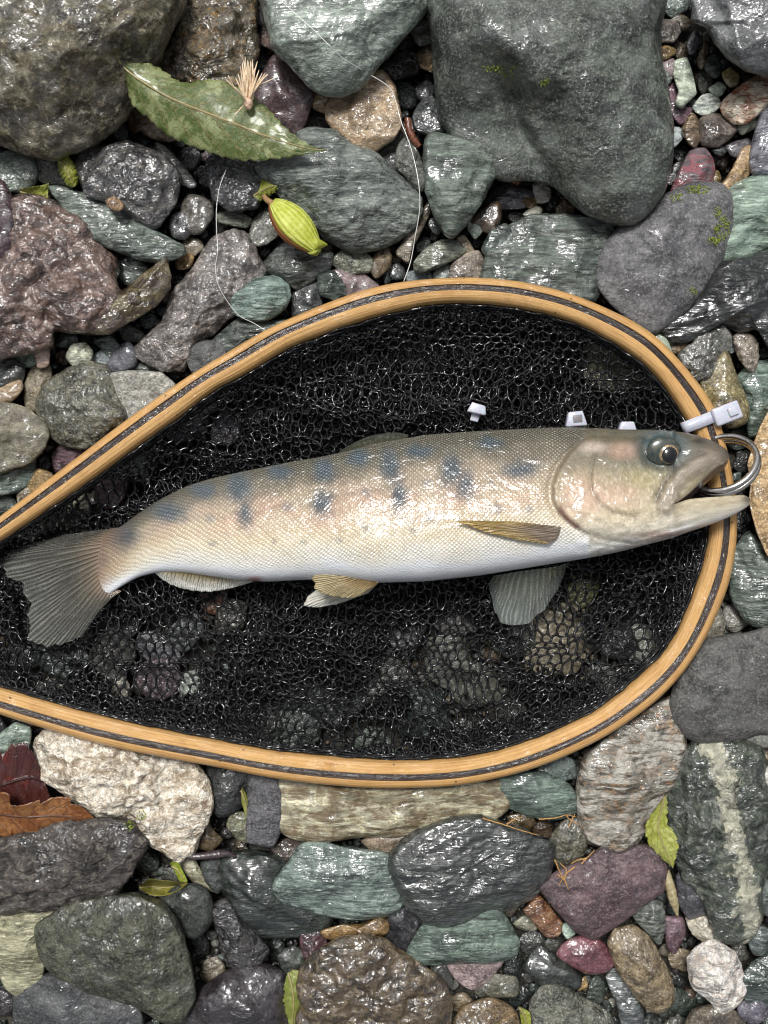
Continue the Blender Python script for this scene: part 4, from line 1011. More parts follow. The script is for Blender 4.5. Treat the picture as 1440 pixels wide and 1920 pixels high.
# ================================================================ landing net
HOOP_Z = 37.0        # top of the hoop, mm
def wood_mat(name, c1, c2, c3, rough, wet, grain=1.0):
    t = NT(name)
    fc = t.attr('fc')                                   # x along the strip mm, y across mm
    g = t.mapping(fc, scale=(0.02, 1.3 * grain, 1.0))
    n1 = t.noise(g, 1.0, 6, 0.65, 0.25)
    n2 = t.noise(t.mapping(fc, scale=(0.10, 4.0 * grain, 1.0)), 1.0, 4, 0.7)
    n3 = t.noise(fc, 0.06, 4, 0.6)
    col = t.mix(t.ramp(n1, 0.32, 0.66), lin(c1), lin(c2))
    col = t.mix(t.ramp(n2, 0.50, 0.72, 0, 0.75), col, lin(c3))
    col = t.mix(t.ramp(n3, 0.50, 0.70, 0, 0.5), col, t.mix(1.0, col, (0.72, 0.62, 0.50), 'MULTIPLY'))
    dots = t.ramp(t.voro(fc, 0.12), 0.05, 0.09, 1, 0)
    col = t.mix(t.math('MULTIPLY', dots, 0.8), col, lin('3a2414'))
    h = t.math('ADD', n1, t.math('MULTIPLY', n2, 0.8))
    nrm = t.bump(h, 0.0009, 0.6)
    wm = t.ramp(t.noise(fc, 0.11, 4, 0.65), 0.55 - 0.3 * wet, 0.7 - 0.3 * wet)
    film = t.bump(t.noise(t.mapping(fc, scale=(0.35, 1.0, 1)), 0.6, 2.5, 0.6), 0.0016, 0.8)
    b = t.bsdf(Base_Color=col, Roughness=t.math('SUBTRACT', rough, t.math('MULTIPLY', wm, 0.12)), Normal=nrm,
               Coat_Weight=t.math('MULTIPLY', wm, 0.8), Coat_Roughness=0.12, Coat_IOR=1.4)
    t.l(film, b.inputs['Coat Normal'])
    t.l(b.outputs[0], t.out.inputs['Surface'])
    return t.m

net_root = empty('landing_net', P(720, 1000, 27))
tag(net_root, 'wooden landing net with a laminated teardrop hoop and black mesh bag', 'net')
NETLOC = np.array(net_root.location)

def strip(name, prof, mat, seed):
    """prof: closed list of (u, dz mm) in the hoop's section, u 0 outer rail .. 1 inner rail"""
    n = NH; m = len(prof)
    arc = np.concatenate([[0], np.cumsum(np.linalg.norm(np.diff(R_OUT, axis=0), axis=1))]) * MM
    V = np.zeros((n, m, 3)); F = np.zeros((n, m, 3))
    wob = 0.25 * fbm(np.stack([arc * 0.05, np.full(n, seed * 7.7), np.zeros(n)], 1), 2)
    wz = 0.18 * fbm(np.stack([arc * 0.09, np.full(n, seed * 3.1), np.ones(n)], 1), 3)
    for j, (u, dz) in enumerate(prof):
        q = R_OUT + (R_IN - R_OUT) * (u + 0.012 * wob[:, None] * (0 < u < 1))
        V[:, j] = PA(q[:, 0], q[:, 1], HOOP_Z + dz + wz * (dz > -6))
        F[:, j, 0] = arc; F[:, j, 1] = u * 13.0 + seed * 40; F[:, j, 2] = dz
    V = V.reshape(-1, 3) - NETLOC
    i = np.arange(n - 1)[:, None] * m; k = np.arange(m)[None]; k2 = (k + 1) % m
    Q = np.stack([i + k, i + k2, i + m + k2, i + m + k], -1).reshape(-1, 4)
    me = mesh_np(name, V, Q)
    vattr(me, 'fc', F.reshape(-1, 3))
    return link(name, me, mat, net_root)

def section(u0, u1, zf, bot, k=9):
    us = np.linspace(u0, u1, k)
    return [(u, zf(u)) for u in us] + [(u1, bot), (u0, bot)]
# top of the hoop: rounded outside, flat on the dark core, rolling over on the inner side
ztop = lambda u: float(np.interp(u, [0, .03, .08, .16, .24, .3, .5, .6, .75, .87, .95, 1.0], [-3.4, -1.6, -.6, -.1, 0, 0, 0, -.15, -.9, -2.4, -4.6, -7.0]))
strip('outer_strip', [(0.01, -8.5)] + section(0.0, 0.25, lambda u: ztop(u), -9.5, 10)[:-1] + [(0.06, -9.5)],
      wood_mat('wood_outer', 'ad824a', 'c99e62', '80582a', 0.5, 0.3, 1.3), 1)
strip('dark_strip', section(0.256, 0.475, lambda u: ztop(u) - 0.45 + 0.15 * math.sin(u * 40), -9.0, 9),
      wood_mat('wood_dark', '1c1512', '382c26', '0e0a08', 0.30, 1.3), 2)
strip('inner_strip', section(0.481, 1.0, ztop, -9.5, 16),
      wood_mat('wood_inner', 'b68a52', 'd2a86c', '886032', 0.5, 0.25, 1.3), 3)

def handle():
    xs = np.array([-430, -480, -540, -620, -720, -820, -900, -940, -955.])
    rad = np.array([9.5, 10, 11, 12.5, 12, 11.5, 13, 11, 2.0]) * 0.001
    path = np.stack([PA(x, 1214, HOOP_Z - 5) for x in xs])
    path = resample(path, 60)
    rr = np.interp(np.linspace(0, 1, 60), np.linspace(0, 1, len(rad)), rad)
    V, Q, T = tube(path, rr, 20)
    me = mesh_np('handle', V - NETLOC, Q, T)
    vattr(me, 'fc', V * 1000)
    link('handle', me, wood_mat('wood_handle', 'a06c34', 'bd8642', '7a4e24', 0.35, 0.3), net_root)
handle()

# ---------------------------------------------------------------- fish shape (needed by the netting)
FX = np.array([150, 185, 200, 225, 260, 300, 350, 400, 450, 500, 550, 600, 650, 700, 800, 900, 1000, 1060, 1100, 1160, 1230, 1262.])
FT = np.array([1040, 1010, 1000, 989, 962, 936, 911, 896, 885, 875, 865, 857, 846, 832, 815, 808, 803, 801, 802, 805, 806, 808.])
FB = np.array([1104, 1122, 1117, 1101, 1081, 1072, 1074, 1081, 1088, 1091, 1088, 1086, 1088, 1093, 1090, 1079, 1063, 1053, 1047, 1035, 1017, 1008.])
FW = np.array([0.35, 1.5, 2.5, 4.2, 6.3, 8.4, 10.8, 12.8, 14.8, 16.4, 17.6, 18.6, 19.4, 20.0, 20.6, 20.6, 19.8, 19.0, 18.4, 17.2, 15.0, 14.0])
FZ = np.array([21, 22, 22.5, 24, 26, 28, 30, 32, 33.5, 35, 36, 37, 38, 38.6, 39.6, 40.6, 42, 43, 44, 45.5, 47.5, 48.5])
def fish_bottom(x, y):
    """height (mm) of the underside of the fish at a pixel, large where there is no fish"""
    t = np.interp(x, FX, FT); b = np.interp(x, FX, FB); w = np.interp(x, FX, FW); z = np.interp(x, FX, FZ)
    q = (y - (t + b) / 2) / np.maximum((b - t) / 2, 1)
    inside = (np.abs(q) < 1.12) & (x > 20) & (x < 1420)
    return np.where(inside, z - w * np.sqrt(np.clip(1 - np.minimum(np.abs(q), 1) ** 2, 0, 1)) - 1.6, 99.0)

# ---------------------------------------------------------------- netting
def net_mat():
    t = NT('net_cord')
    v = t.mm()
    n = t.noise(v, 0.7, 2, 0.6); n2 = t.noise(v, 0.5, 4, 0.7)
    col = t.mix(n, lin('030304'), lin('09090b'))
    wetm = t.math('MULTIPLY', t.ramp(t.noise(v, 0.14, 3, 0.6), 0.42, 0.56), t.ramp(t.noise(v, 0.7, 2, 0.6), 0.46, 0.56))             # beads of water here and there
    b = t.bsdf(Base_Color=col, Roughness=0.5, Normal=t.bump(n, 0.0008, 0.8), Specular_IOR_Level=0.25, Coat_Weight=wetm,
               Coat_Roughness=0.12, Coat_IOR=1.6)
    t.l(b.outputs[0], t.out.inputs['Surface'])
    return t.m
NETMAT = net_mat()

def rim_distance(x, y):
    return segdist(x, y, IN_POLY[::3])

def net_layer(z0, seed, pitch, warp, fold, rot, mask, zoff, rad, crease=650.0):
    """hexagonal cord net laid over the stones; returns V, Q, T"""
    rs = np.random.default_rng(seed)
    a = pitch / math.sqrt(3.0)          # hexagon side in px
    W, Hh = 1900, 1500
    nx = int(W / pitch) + 2; ny = int(Hh / (1.5 * a)) + 2
    # honeycomb vertices: two per cell
    I, J = np.meshgrid(np.arange(nx), np.arange(ny))
    bx = (I + 0.5 * (J % 2)) * pitch; by = J * 1.5 * a
    A = np.stack([bx, by - a / 2], -1).reshape(-1, 2); B = np.stack([bx, by + a / 2], -1).reshape(-1, 2)
    idA = np.arange(nx * ny).reshape(ny, nx); off = nx * ny
    E = [np.stack([idA.ravel(), off + idA.ravel()], 1)]
    for j in range(ny - 1):
        # B of row j joins A of row j+1, left and right neighbours
        sh = 0 if j % 2 == 0 else 1
        l = idA[j, :] ; r1 = idA[j + 1, :]
        E.append(np.stack([off + l, r1], 1))
        if sh == 0: E.append(np.stack([off + l[1:], r1[:-1]], 1))
        else: E.append(np.stack([off + l[:-1], r1[1:]], 1))
    E = np.concatenate(E)
    p = np.concatenate([A, B]) + rs.normal(0, pitch * 0.04, (2 * nx * ny, 2))
    p -= np.array([W / 2, Hh / 2])
    c, s = cos(rot), sin(rot)
    p = np.stack([c * p[:, 0] - s * p[:, 1] + 640, s * p[:, 0] + c * p[:, 1] + 1000], 1)
    q3 = np.stack([p[:, 0] * 0.0042, p[:, 1] * 0.0055, np.full(len(p), seed * 3.3)], 1)
    # bunching: the cloth is pushed together along wandering folds
    wx = fbm(q3, 2) * warp; wy = fbm(q3 + 40.0, 2) * warp
    x = p[:, 0] + wx; y = p[:, 1] + wy
    def pot(xx, yy):
        return ridged(np.stack([xx * 0.0030 + yy * 0.0012, yy * 0.0068 - xx * 0.0016, np.full(len(xx), seed * 1.7 + 0.4)], 1), 2, 0.45)
    gxp = (pot(x + 6, y) - pot(x - 6, y)) / 12; gyp = (pot(x, y + 6) - pot(x, y - 6)) / 12
    gm = np.hypot(gxp, gyp) + 1e-9
    pull = np.minimum(gm * crease, 11.0)
    x = x + gxp / gm * pull; y = y + gyp / gm * pull
    crest = pot(x, y)
    inside = inpoly(x, y, IN_POLY)
    rd = rim_distance(x, y)
    rise = 1 - sstep(0, 75, rd)
    q4 = np.stack([x * 0.0075, y * 0.012, np.full(len(p), seed * 5.1)], 1)
    fo = ridged(q4, 3)
    z = z0 + fold * fo * 0.5 + fold * 0.9 * (crest - 0.5) + zoff(x, y) + 0.8 * fbm(q4 * 5, 2)
    z = np.maximum(z, 11.0 + 0.8 * rs.normal(size=len(z)))
    z = z * (1 - rise) + rise * (30.0 - (seed % 3) * 1.2)
    z = np.minimum(z, fish_bottom(x, y))
    z = np.minimum(z, 33.0)
    tail = inpoly(x, y, pts('230,985 120,990 -10,1030 -10,1090 35,1115 40,1200 80,1225 160,1212 215,1140'))
    z = np.where(tail, np.minimum(z, 14.0), z)
    keep = inside[E[:, 0]] & inside[E[:, 1]]
    if mask is not None:
        mk = mask(x, y)
        keep &= mk[E[:, 0]] & mk[E[:, 1]]
    E = E[keep]
    Wp = PA(x, y, z)
    a0, a1 = Wp[E[:, 0]], Wp[E[:, 1]]
    # each cord: two segments, thick at the knots, slightly sagging
    n = len(E)
    mid = (a0 + a1) / 2 + rs.normal(0, 0.00022, (n, 3))
    path = np.stack([a0, mid, a1], 1)
    T = (a1 - a0); T /= np.linalg.norm(T, axis=1)[:, None] + 1e-12
    up = rs.normal(0, 0.25, (n, 3)) + np.array([0, 0, 1.0])
    S = np.cross(T, up); S /= np.linalg.norm(S, axis=1)[:, None] + 1e-12
    Bn = np.cross(S, T)
    sides = 5
    ph = np.arange(sides) * 2 * pi / sides
    rr = rad * 0.001 * np.stack([rs.uniform(1.15, 1.5, n), rs.uniform(0.75, 1.0, n), rs.uniform(1.15, 1.5, n)], 1)
    V = path[:, :, None] + rr[:, :, None, None] * (S[:, None, None] * np.cos(ph)[None, None, :, None] + Bn[:, None, None] * np.sin(ph)[None, None, :, None])
    V = V.reshape(-1, 3)
    base = np.arange(n)[:, None, None] * (3 * sides) + np.arange(2)[None, :, None] * sides
    k = np.arange(sides)[None, None]; k2 = (k + 1) % sides
    Q = np.stack([base + k, base + k2, base + sides + k2, base + sides + k], -1).reshape(-1, 4)
    return V, Q, None

def build_netting():
    flat = lambda x, y: 0 * x
    L = []
    # loose single cloth where the bed shows through, gathered cloth elsewhere
    OPEN = [(330, 800, 150, 70), (200, 920, 90, 45), (250, 1230, 210, 85), (90, 1250, 90, 60), (840, 1260, 150, 110), (1040, 1210, 95, 80), (1180, 1220, 100, 80),
            (640, 1370, 170, 35), (1090, 1115, 40, 30), (420, 1150, 70, 45), (1150, 690, 80, 45), (600, 1330, 120, 50)]
    def dense(k):
        def f(x, y):
            w = np.zeros(x.shape)
            for cx, cy, rx, ry in OPEN: w = np.maximum(w, np.exp(-((x - cx) / rx) ** 2 - ((y - cy) / ry) ** 2))
            n = fbm(np.stack([x * 0.011, y * 0.013, x * 0 + k], 1), 3)
            return w + 0.42 * n < 0.52
        return f
    d0, d1 = dense(0), dense(1.3)
    # close gathered cloth at the bottom, two open layers above it
    L.append(net_layer(12.0, 1, 11.0, 20, 1.2, 0.7, d0, flat, 0.76, 300.0))
    L.append(net_layer(14.5, 2, 17.5, 12, 2.0, 0.10, None, lambda x, y: 4.0 * (1 - sstep(780, 860, y)) + 1.5 * sstep(850, 950, x), 0.66))
    folds = lambda x, y: d1(x, y) & (fbm(np.stack([x * 0.004, y * 0.009, x * 0 + 3.7], 1), 2) > 0.0)
    L.append(net_layer(19.0, 4, 17.0, 16, 2.6, -0.35, folds, flat, 0.62))
    V, Q, T = merge(L)
    me = mesh_np('netting', V - NETLOC, Q, T)
    o = link('netting', me, NETMAT, net_root)
    tag(o, kind='stuff')
    # gathered edge laced along the inner side of the hoop
    rs = np.random.default_rng(44)
    parts = []
    for k in range(5):
        n = 900
        b = resample(R_IN, n)
        cen = np.array([700, 1000.0])
        arc = np.arange(n)
        d = cen - b; d /= np.linalg.norm(d, axis=1)[:, None]
        off = 2 + 3.2 * k + 3.2 * fbm(np.stack([arc * 0.11, arc * 0 + k * 9, arc * 0], 1), 3)
        z = 31.5 - 1.6 * k + 1.6 * fbm(np.stack([arc * 0.13, arc * 0 + k * 5, arc * 0 + 4], 1), 3)
        pa = PA(b[:, 0] + d[:, 0] * off, b[:, 1] + d[:, 1] * off, z)
        m = (b[:, 0] > -260)
        parts.append(tube(pa[m], 0.00062 * (1 + 0.45 * np.abs(pnoise(np.stack([arc[m] * 0.45, arc[m] * 0 + k, arc[m] * 0], 1)))), 5))
    V, Q, T = merge(parts)
    link('rim_lacing', mesh_np('rim_lacing', V - NETLOC, Q, T), NETMAT, net_root)
build_netting()

# ================================================================ the fish
fish = empty('fish', P(760, 960, 20))
tag(fish, 'silvery tan trout with blue grey flank marks lying in the net', 'fish')
FLOC = np.array(fish.location)

def blob(x, y, cx, cy, rx, ry, rot=0.0):
    dx, dy = x - cx, y - cy
    c, s = cos(rot), sin(rot)
    u = (c * dx + s * dy) / rx; v = (-s * dx + c * dy) / ry
    return np.exp(-((u * u + v * v) ** 1.5) * 0.9)

MARKS = [(732, 876, 19, 34, -.2), (748, 930, 16, 34, .05), (608, 884, 22, 24, 0), (605, 942, 21, 28, 0), (525, 884, 24, 15, 0), (447, 914, 23, 30, 0),
         (460, 962, 17, 28, 0), (381, 920, 24, 14, 0), (318, 962, 34, 20, 0), (232, 1004, 28, 28, 0), (673, 858, 21, 18, 0), (846, 884, 23, 32, 0),
         (872, 908, 20, 30, 0), (786, 846, 26, 13, 0), (975, 880, 38, 17, -.15), (918, 832, 22, 13, 0), (180, 1050, 18, 40, 0)]
SPOTS = [(538, 950, 11, 9), (688, 922, 10, 8), (395, 972, 9, 7), (806, 972, 10, 9), (931, 953, 11, 9), (993, 956, 7, 7), (637, 1013, 7, 6), (685, 990, 8, 6),
         (398, 1020, 8, 6), (568, 1016, 7, 5), (775, 995, 6, 5), (515, 1015, 5, 4), (860, 972, 5, 4), (800, 905, 9, 7), (920, 905, 6, 5)]
OPX = pts("1098,822 1066,850 1046,880 1036,910 1037,938 1050,966 1076,988 1104,1003")
PRE = pts("1116,848 1108,886 1110,920 1124,944 1150,961 1192,970")
MAX = pts("1338,860 1312,868 1284,888 1262,915 1246,950")
SUB = pts("1082,990 1130,1012 1190,1019 1260,1006 1330,984")

def fish_colour(x, y, tn):
    """pigment by pixel; tn 0 at the back, 1 at the belly"""
    n = len(x)
    L = lambda h: np.array(lin(h))[None]
    def mixc(c, d, f): return c + (d - c) * np.clip(f, 0, 1)[:, None]
    p3 = np.stack([x * 0.012, y * 0.02, x * 0], 1)
    w = 0.05 * fbm(p3, 3)
    t = tn + w
    c = np.tile(L('4e4a3c'), (n, 1))
    c = mixc(c, L('676152'), sstep(0.03, 0.16, t))
    c = mixc(c, L('a0937e'), sstep(0.15, 0.33, t))
    c = mixc(c, L('b9aa94'), sstep(0.34, 0.54, t))
    c = mixc(c, L('cec4ae'), sstep(0.52, 0.70, t))
    c = mixc(c, L('dad7cc'), sstep(0.70, 0.84, t))
    c = mixc(c, L('e0e4e8'), sstep(0.82, 0.93, t))
    # rosy flank
    rose = np.exp(-((tn - 0.42) / 0.16) ** 2) * (0.5 + 0.9 * fbm(p3 * 1.3 + 7, 2)) * sstep(260, 340, x) * (1 - sstep(960, 1040, x))
    c = mixc(c, L('c88f80'), 0.30 * rose)
    gold = np.exp(-((tn - 0.6) / 0.12) ** 2) * np.clip(0.4 + fbm(p3 * 1.7 + 3, 2), 0, 1)
    c = mixc(c, L('bfa468'), 0.25 * gold)
    # parr marks
    f = np.zeros(n)
    j = 5 * fbm(np.stack([x * 0.05, y * 0.05, x * 0 + 2], 1), 2); j2 = 5 * fbm(np.stack([x * 0.05, y * 0.05, x * 0 + 9], 1), 2)
    for (cx, cy, rx, ry, ro) in MARKS: f = np.maximum(f, blob(x + j, y + j2, cx, cy, rx, ry, ro))
    c = mixc(c, L('364650'), 0.9 * f)
    f = np.zeros(n)
    for (cx, cy, rx, ry) in SPOTS: f = np.maximum(f, blob(x + j * .4, y + j2 * .4, cx, cy, rx, ry))
    c = mixc(c, L('6a6f76'), 0.55 * f)
    # lateral line
    ll = np.interp(x, [250, 450, 700, 900, 1040], [1010, 960, 920, 890, 858])
    c = mixc(c, L('6c6054'), 0.35 * np.exp(-((y - ll) / 2.2) ** 2) * sstep(300, 600, x) * (1 - sstep(1030, 1045, x)))
    # tail root: brownish
    tr = (1 - sstep(170, 270, x))
    c = mixc(c, L('7e6450'), 0.75 * tr * (1 - sstep(0.75, 1.0, tn)))
    c = mixc(c, L('7a4a2a'), 0.6 * (1 - sstep(165, 215, x)) * sstep(0.8, 0.95, tn))
    # vent
    c = mixc(c, L('a8625c'), 0.8 * blob(x, y, 478, 1087, 14, 6))
    # head
    xe = np.interp(y, OPX[:, 1], OPX[:, 0])
    hd = sstep(-3, 3, x - xe)
    hc = np.tile(L('55503f'), (n, 1))
    hc = mixc(hc, L('6f6754'), sstep(0.06, 0.22, t))
    hc = mixc(hc, L('93886a'), sstep(0.22, 0.46, t))
    hc = mixc(hc, L('b3a68a'), sstep(0.44, 0.66, t))
    hc = mixc(hc, L('c9c2b0'), sstep(0.66, 0.85, t))
    hc = mixc(hc, L('d6d6d2'), sstep(0.86, 0.97, t))
    hc = mixc(hc, L('c49c88'), 0.55 * blob(x, y, 1090, 930, 45, 40) + 0.4 * blob(x, y, 1165, 930, 40, 25) + 0.5 * blob(x, y, 1170, 845, 28, 16))
    hc = mixc(hc, L('c9b7a8'), 0.6 * blob(x, y, 1110, 838, 26, 12))
    hc = mixc(hc, L('a89a4e'), 0.25 * blob(x, y, 1205, 895, 30, 20))
    hc = mixc(hc, L('5c5348'), 0.75 * sstep(1285, 1340, x) * (1 - sstep(0.5, 0.62, tn)))
    hc = mixc(hc, L('8a7f72'), 0.8 * np.exp(-(segdist(x, y, MAX) / 17) ** 4))
    hc = mixc(hc, L('4a3e3a'), 0.6 * np.exp(-(segdist(x, y, MAX + np.array([-17, -10])) / 4.5) ** 2))
    hc = mixc(hc, L('a77770'), 0.5 * blob(x, y, 1240, 1002, 40, 7))
    hc = mixc(hc, L('5f5648'), 0.55 * np.exp(-(segdist(x, y, PRE) / 3.2) ** 2))
    hc = mixc(hc, L('6a5e50'), 0.45 * np.exp(-(segdist(x, y, pts('1046,944 1072,952 1100,966 1126,978 1170,984')) / 2.6) ** 2))
    hc = mixc(hc, L('6e6456'), 0.40 * np.exp(-(segdist(x, y, SUB) / 3.0) ** 2))
    hc = mixc(hc, L('857a68'), 0.35 * np.exp(-(segdist(x, y, SUB + np.array([-14, 10])) / 2.4) ** 2))
    hc = mixc(hc, L('4c4438'), 0.5 * np.exp(-(segdist(x, y, pts('1266,874 1250,900 1230,930')) / 5.0) ** 2))
    hc = mixc(hc, L('24424a'), 0.80 * np.clip(1.35 * blob(x, y, 1243, 842, 46, 38), 0, 1))
    hc = mixc(hc, L('2c2622'), 0.8 * blob(x, y, 1312, 826, 12, 6))
    q1 = fbm(np.stack([x * 0.05, y * 0.07, x * 0 + 4], 1), 4); q2 = fbm(np.stack([x * 0.16, y * 0.2, x * 0 + 8], 1), 3)
    hc = hc * (1 + 0.20 * q1 + 0.16 * q2)[:, None]
    hc = mixc(hc, L('ddd2bc'), np.clip(0.9 * q2 - 0.15, 0, 0.5) * sstep(0.25, 0.5, tn))
    hc = mixc(hc, L('6a5a40'), np.clip(0.9 * q1 - 0.25, 0, 0.4) * (1 - sstep(0.3, 0.6, tn)))
    hc = np.clip(hc, 0.005, 0.9)
    hc = mixc(hc, L('4c4642'), 0.8 * blob(x, y, 1403, 936, 10, 9) + 0.6 * blob(x, y, 1362, 852, 9, 9))
    c = mixc(c, hc, hd)
    # gill slit
    c = mixc(c, L('5c2c2c'), 0.9 * np.exp(-(segdist(x, y, pts('1050,956 1062,972 1082,988')) / 5) ** 2))
    c = mixc(c, L('6e5c50'), 0.6 * np.exp(-(segdist(x, y, OPX[1:6]) / 3) ** 2))
    return c

def fish_relief(x, y):
    """millimetres added to the side that faces the camera"""
    xe = np.interp(y, OPX[:, 1], OPX[:, 0])
    inb = sstep(815, 835, y) * (1 - sstep(995, 1012, y))
    d = 1.3 * sstep(-2, 5, x - xe) * (1 - sstep(60, 190, x - xe)) * inb
    d -= 1.1 * np.exp(-((x - xe + 6) / 6.0) ** 2) * inb
    xp = np.interp(y, PRE[:, 1], PRE[:, 0])
    pb = sstep(845, 860, y) * (1 - sstep(955, 972, y))
    d += 0.6 * sstep(-3, 4, x - xp) * (1 - sstep(40, 120, x - xp)) * pb
    d -= 0.5 * np.exp(-(segdist(x, y, PRE) / 4.0) ** 2)
    d += 1.3 * np.exp(-(segdist(x, y, MAX) / 15) ** 4)
    d -= 0.8 * np.exp(-(segdist(x, y, MAX + np.array([-18, -10])) / 5) ** 2)
    d -= 0.6 * np.exp(-(segdist(x, y, SUB) / 4) ** 2)
    d -= 0.4 * np.exp(-(segdist(x, y, SUB + np.array([-10, 9])) / 3) ** 2)
    re = np.hypot((x - 1243) / 1.15, y - 843)
    d -= 1.5 * np.exp(-((re - 30) / 9.0) ** 2)
    d += 1.0 * np.exp(-(re / 24) ** 4)
    d -= 0.8 * np.exp(-(segdist(x, y, pts('1050,956 1062,972 1082,988')) / 5) ** 2)
    d += 0.25 * fbm(np.stack([x * 0.02, y * 0.02, x * 0], 1), 3)
    jaw = sstep(960, 990, y) * sstep(1070, 1120, x)
    d += 0.35 * jaw * ridged(np.stack([x * 0.012 + y * 0.012, y * 0.07 + x * 0.016, x * 0 + 5], 1), 2)
    d += 0.22 * sstep(1050, 1090, x) * fbm(np.stack([x * 0.06, y * 0.08, x * 0 + 3], 1), 3)
    d -= 0.6 * blob(x, y, 1312, 826, 9, 5)
    return d

def build_fish_body():
    NS, NA = 460, 132
    xs = np.linspace(150, 1262, NS)
    # smooth rails
    k = np.hanning(25); k /= k.sum()
    def sm(a):
        v = np.interp(xs, FX, a)
        return np.convolve(np.pad(v, 12, mode='edge'), k, 'valid')
    T, B, W, Z = sm(FT), sm(FB), sm(FW), sm(FZ)
    T[-8:] = np.interp(xs[-8:], FX, FT)
    phi = np.linspace(0, 2 * pi, NA, endpoint=False)
    half = NA // 2
    X = np.repeat(xs[:, None], NA, 1)
    yc = (T + B) / 2; hh = (B - T) / 2
    Y = yc[:, None] - hh[:, None] * np.cos(phi)[None]
    ss = np.where(phi <= pi, phi / pi, (2 * pi - phi) / pi) ** 1.52          # rolled a little: belly turned up
    sw = np.sign(np.sin(phi)) * np.abs(np.sin(pi * ss)) ** 0.92
    Zv = Z[:, None] + W[:, None] * sw[None]
    TN = np.repeat(((1 - np.cos(phi)) / 2)[None], NS, 0)
    # where the mouth splits the last ring
    ymouth = 946.0
    a = int(np.argmin(np.abs(Y[-1, :half] - ymouth)))
    near, far = a, NA - a
    V = [np.stack([X, Y, Zv], -1).reshape(-1, 3)]
    TNs = [TN.reshape(-1)]
    Q = []
    i = np.arange(NS - 1)[:, None] * NA; kk = np.arange(NA)[None]; k2 = (kk + 1) % NA
    Q.append(np.stack([i + kk, i + k2, i + NA + k2, i + NA + kk], -1).reshape(-1, 4))
    tris = []
    # tail end cap
    c0 = NS * NA
    V.append(np.array([[148, (T[0] + B[0]) / 2, Z[0]]])); TNs.append(np.array([0.5]))
    tris += [(c0, (j + 1) % NA, j) for j in range(NA)]
    last = (NS - 1) * NA
    nb = 9                                              # bridge vertices across the mouth
    br0 = c0 + 1
    yn, zn = Y[-1, near], Zv[-1, near]; zf = Zv[-1, far % NA]
    tt = np.linspace(0, 1, nb + 2)[1:-1]
    V.append(np.stack([np.full(nb, 1252.0), np.full(nb, yn), zn + (zf - zn) * tt], 1)); TNs.append(np.full(nb, 0.6))
    bridge = list(range(br0, br0 + nb))
    top_loop = [last + q for q in list(range(far, NA)) + list(range(0, near + 1))] + bridge
    low_loop = [last + q for q in range(near, far + 1)] + bridge[::-1]
    nxt = br0 + nb
    inner = [np.arange(br0, br0 + nb)]
    def branch(loop, xs2, top, bot, wid, zc, upper):
        nonlocal nxt
        n_arc = len(loop) - nb
        prev = loop
        for s_i, x in enumerate(xs2):
            t, b, w, z = top[s_i], bot[s_i], wid[s_i], zc[s_i]
            u = np.linspace(0, 1, n_arc)
            ang = pi * u
            if upper:     # from the far lip over the snout to the near lip
                yy = b - (b - t) * np.sin(ang) ** 0.75
                z2 = z - w * np.cos(ang) * (1.0)
                tn = (1 - np.sin(ang)) * 0.5
            else:         # from the near lip under the chin to the far lip
                yy = t + (b - t) * np.sin(ang) ** 0.75
                z2 = z + w * np.cos(ang)
                tn = 0.62 + 0.38 * np.sin(ang)
            xx = np.full(n_arc, x)
            tb = np.linspace(0, 1, nb + 2)[1:-1]
            zb = z2[-1] + (z2[0] - z2[-1]) * tb
            dip = np.sin(pi * tb)
            yb = (b + dip * 15 * min(1, s_i / 4) * min(1, (len(xs2) - 1 - s_i) / 3)) if upper else (t + dip * (b - t) * 0.35)
            V.append(np.stack([np.concatenate([xx, np.full(nb, x)]), np.concatenate([yy, yb]), np.concatenate([z2, zb])], 1))
            TNs.append(np.concatenate([tn, np.full(nb, 0.6)])); inner.append(np.arange(nxt + n_arc, nxt + n_arc + nb))
            cur = list(range(nxt, nxt + n_arc + nb)); nxt += n_arc + nb
            m = len(cur)
            Q.append(np.array([(prev[j], prev[(j + 1) % m], cur[(j + 1) % m], cur[j]) for j in range(m)]))
            prev = cur
        # close the tip
        cen = np.mean(V[-1], 0) + np.array([1.0, 0, 0])
        V.append(cen[None]); TNs.append(np.array([0.45 if upper else 0.75])); ci = nxt; nxt += 1
        m = len(prev)
        for j in range(m): tris.append((prev[j], prev[(j + 1) % m], ci))
    ux = np.array([1266, 1272, 1280, 1290, 1300, 1310, 1320, 1330, 1340, 1348, 1355, 1360, 1364, 1366.5])
    ut = np.interp(ux, [1262, 1290, 1310, 1330, 1350, 1360, 1364, 1367], [808, 812, 817, 824, 834, 841, 846, 853])
    ub = np.interp(ux, [1262, 1275, 1290, 1310, 1330, 1350, 1364, 1367], [946, 938, 925, 905, 886, 870, 863, 860])
    uw = np.interp(ux, [1262, 1290, 1320, 1345, 1360, 1367], [13.6, 12.0, 9.6, 7.0, 4.6, 2.2])
    uz = np.interp(ux, [1262, 1367], [48.5, 51.0])
    branch(top_loop, ux, ut, ub, uw, uz, True)
    lx = np.array([1268, 1276, 1285, 1295, 1308, 1322, 1336, 1350, 1364, 1376, 1386, 1394, 1400, 1404, 1407])
    lt = np.interp(lx, [1262, 1290, 1320, 1350, 1380, 1395, 1407], [946, 936, 933, 931, 928, 928, 934])
    lb = np.interp(lx, [1262, 1290, 1320, 1350, 1380, 1400, 1407], [1008, 998, 988, 977, 964, 951, 943])
    lw = np.interp(lx, [1262, 1300, 1350, 1390, 1402, 1407], [13.2, 10.6, 7.4, 5.0, 3.4, 1.8])
    lz = np.interp(lx, [1262, 1407], [48.0, 49.5])
    branch(low_loop, lx, lt, lb, lw, lz, False)
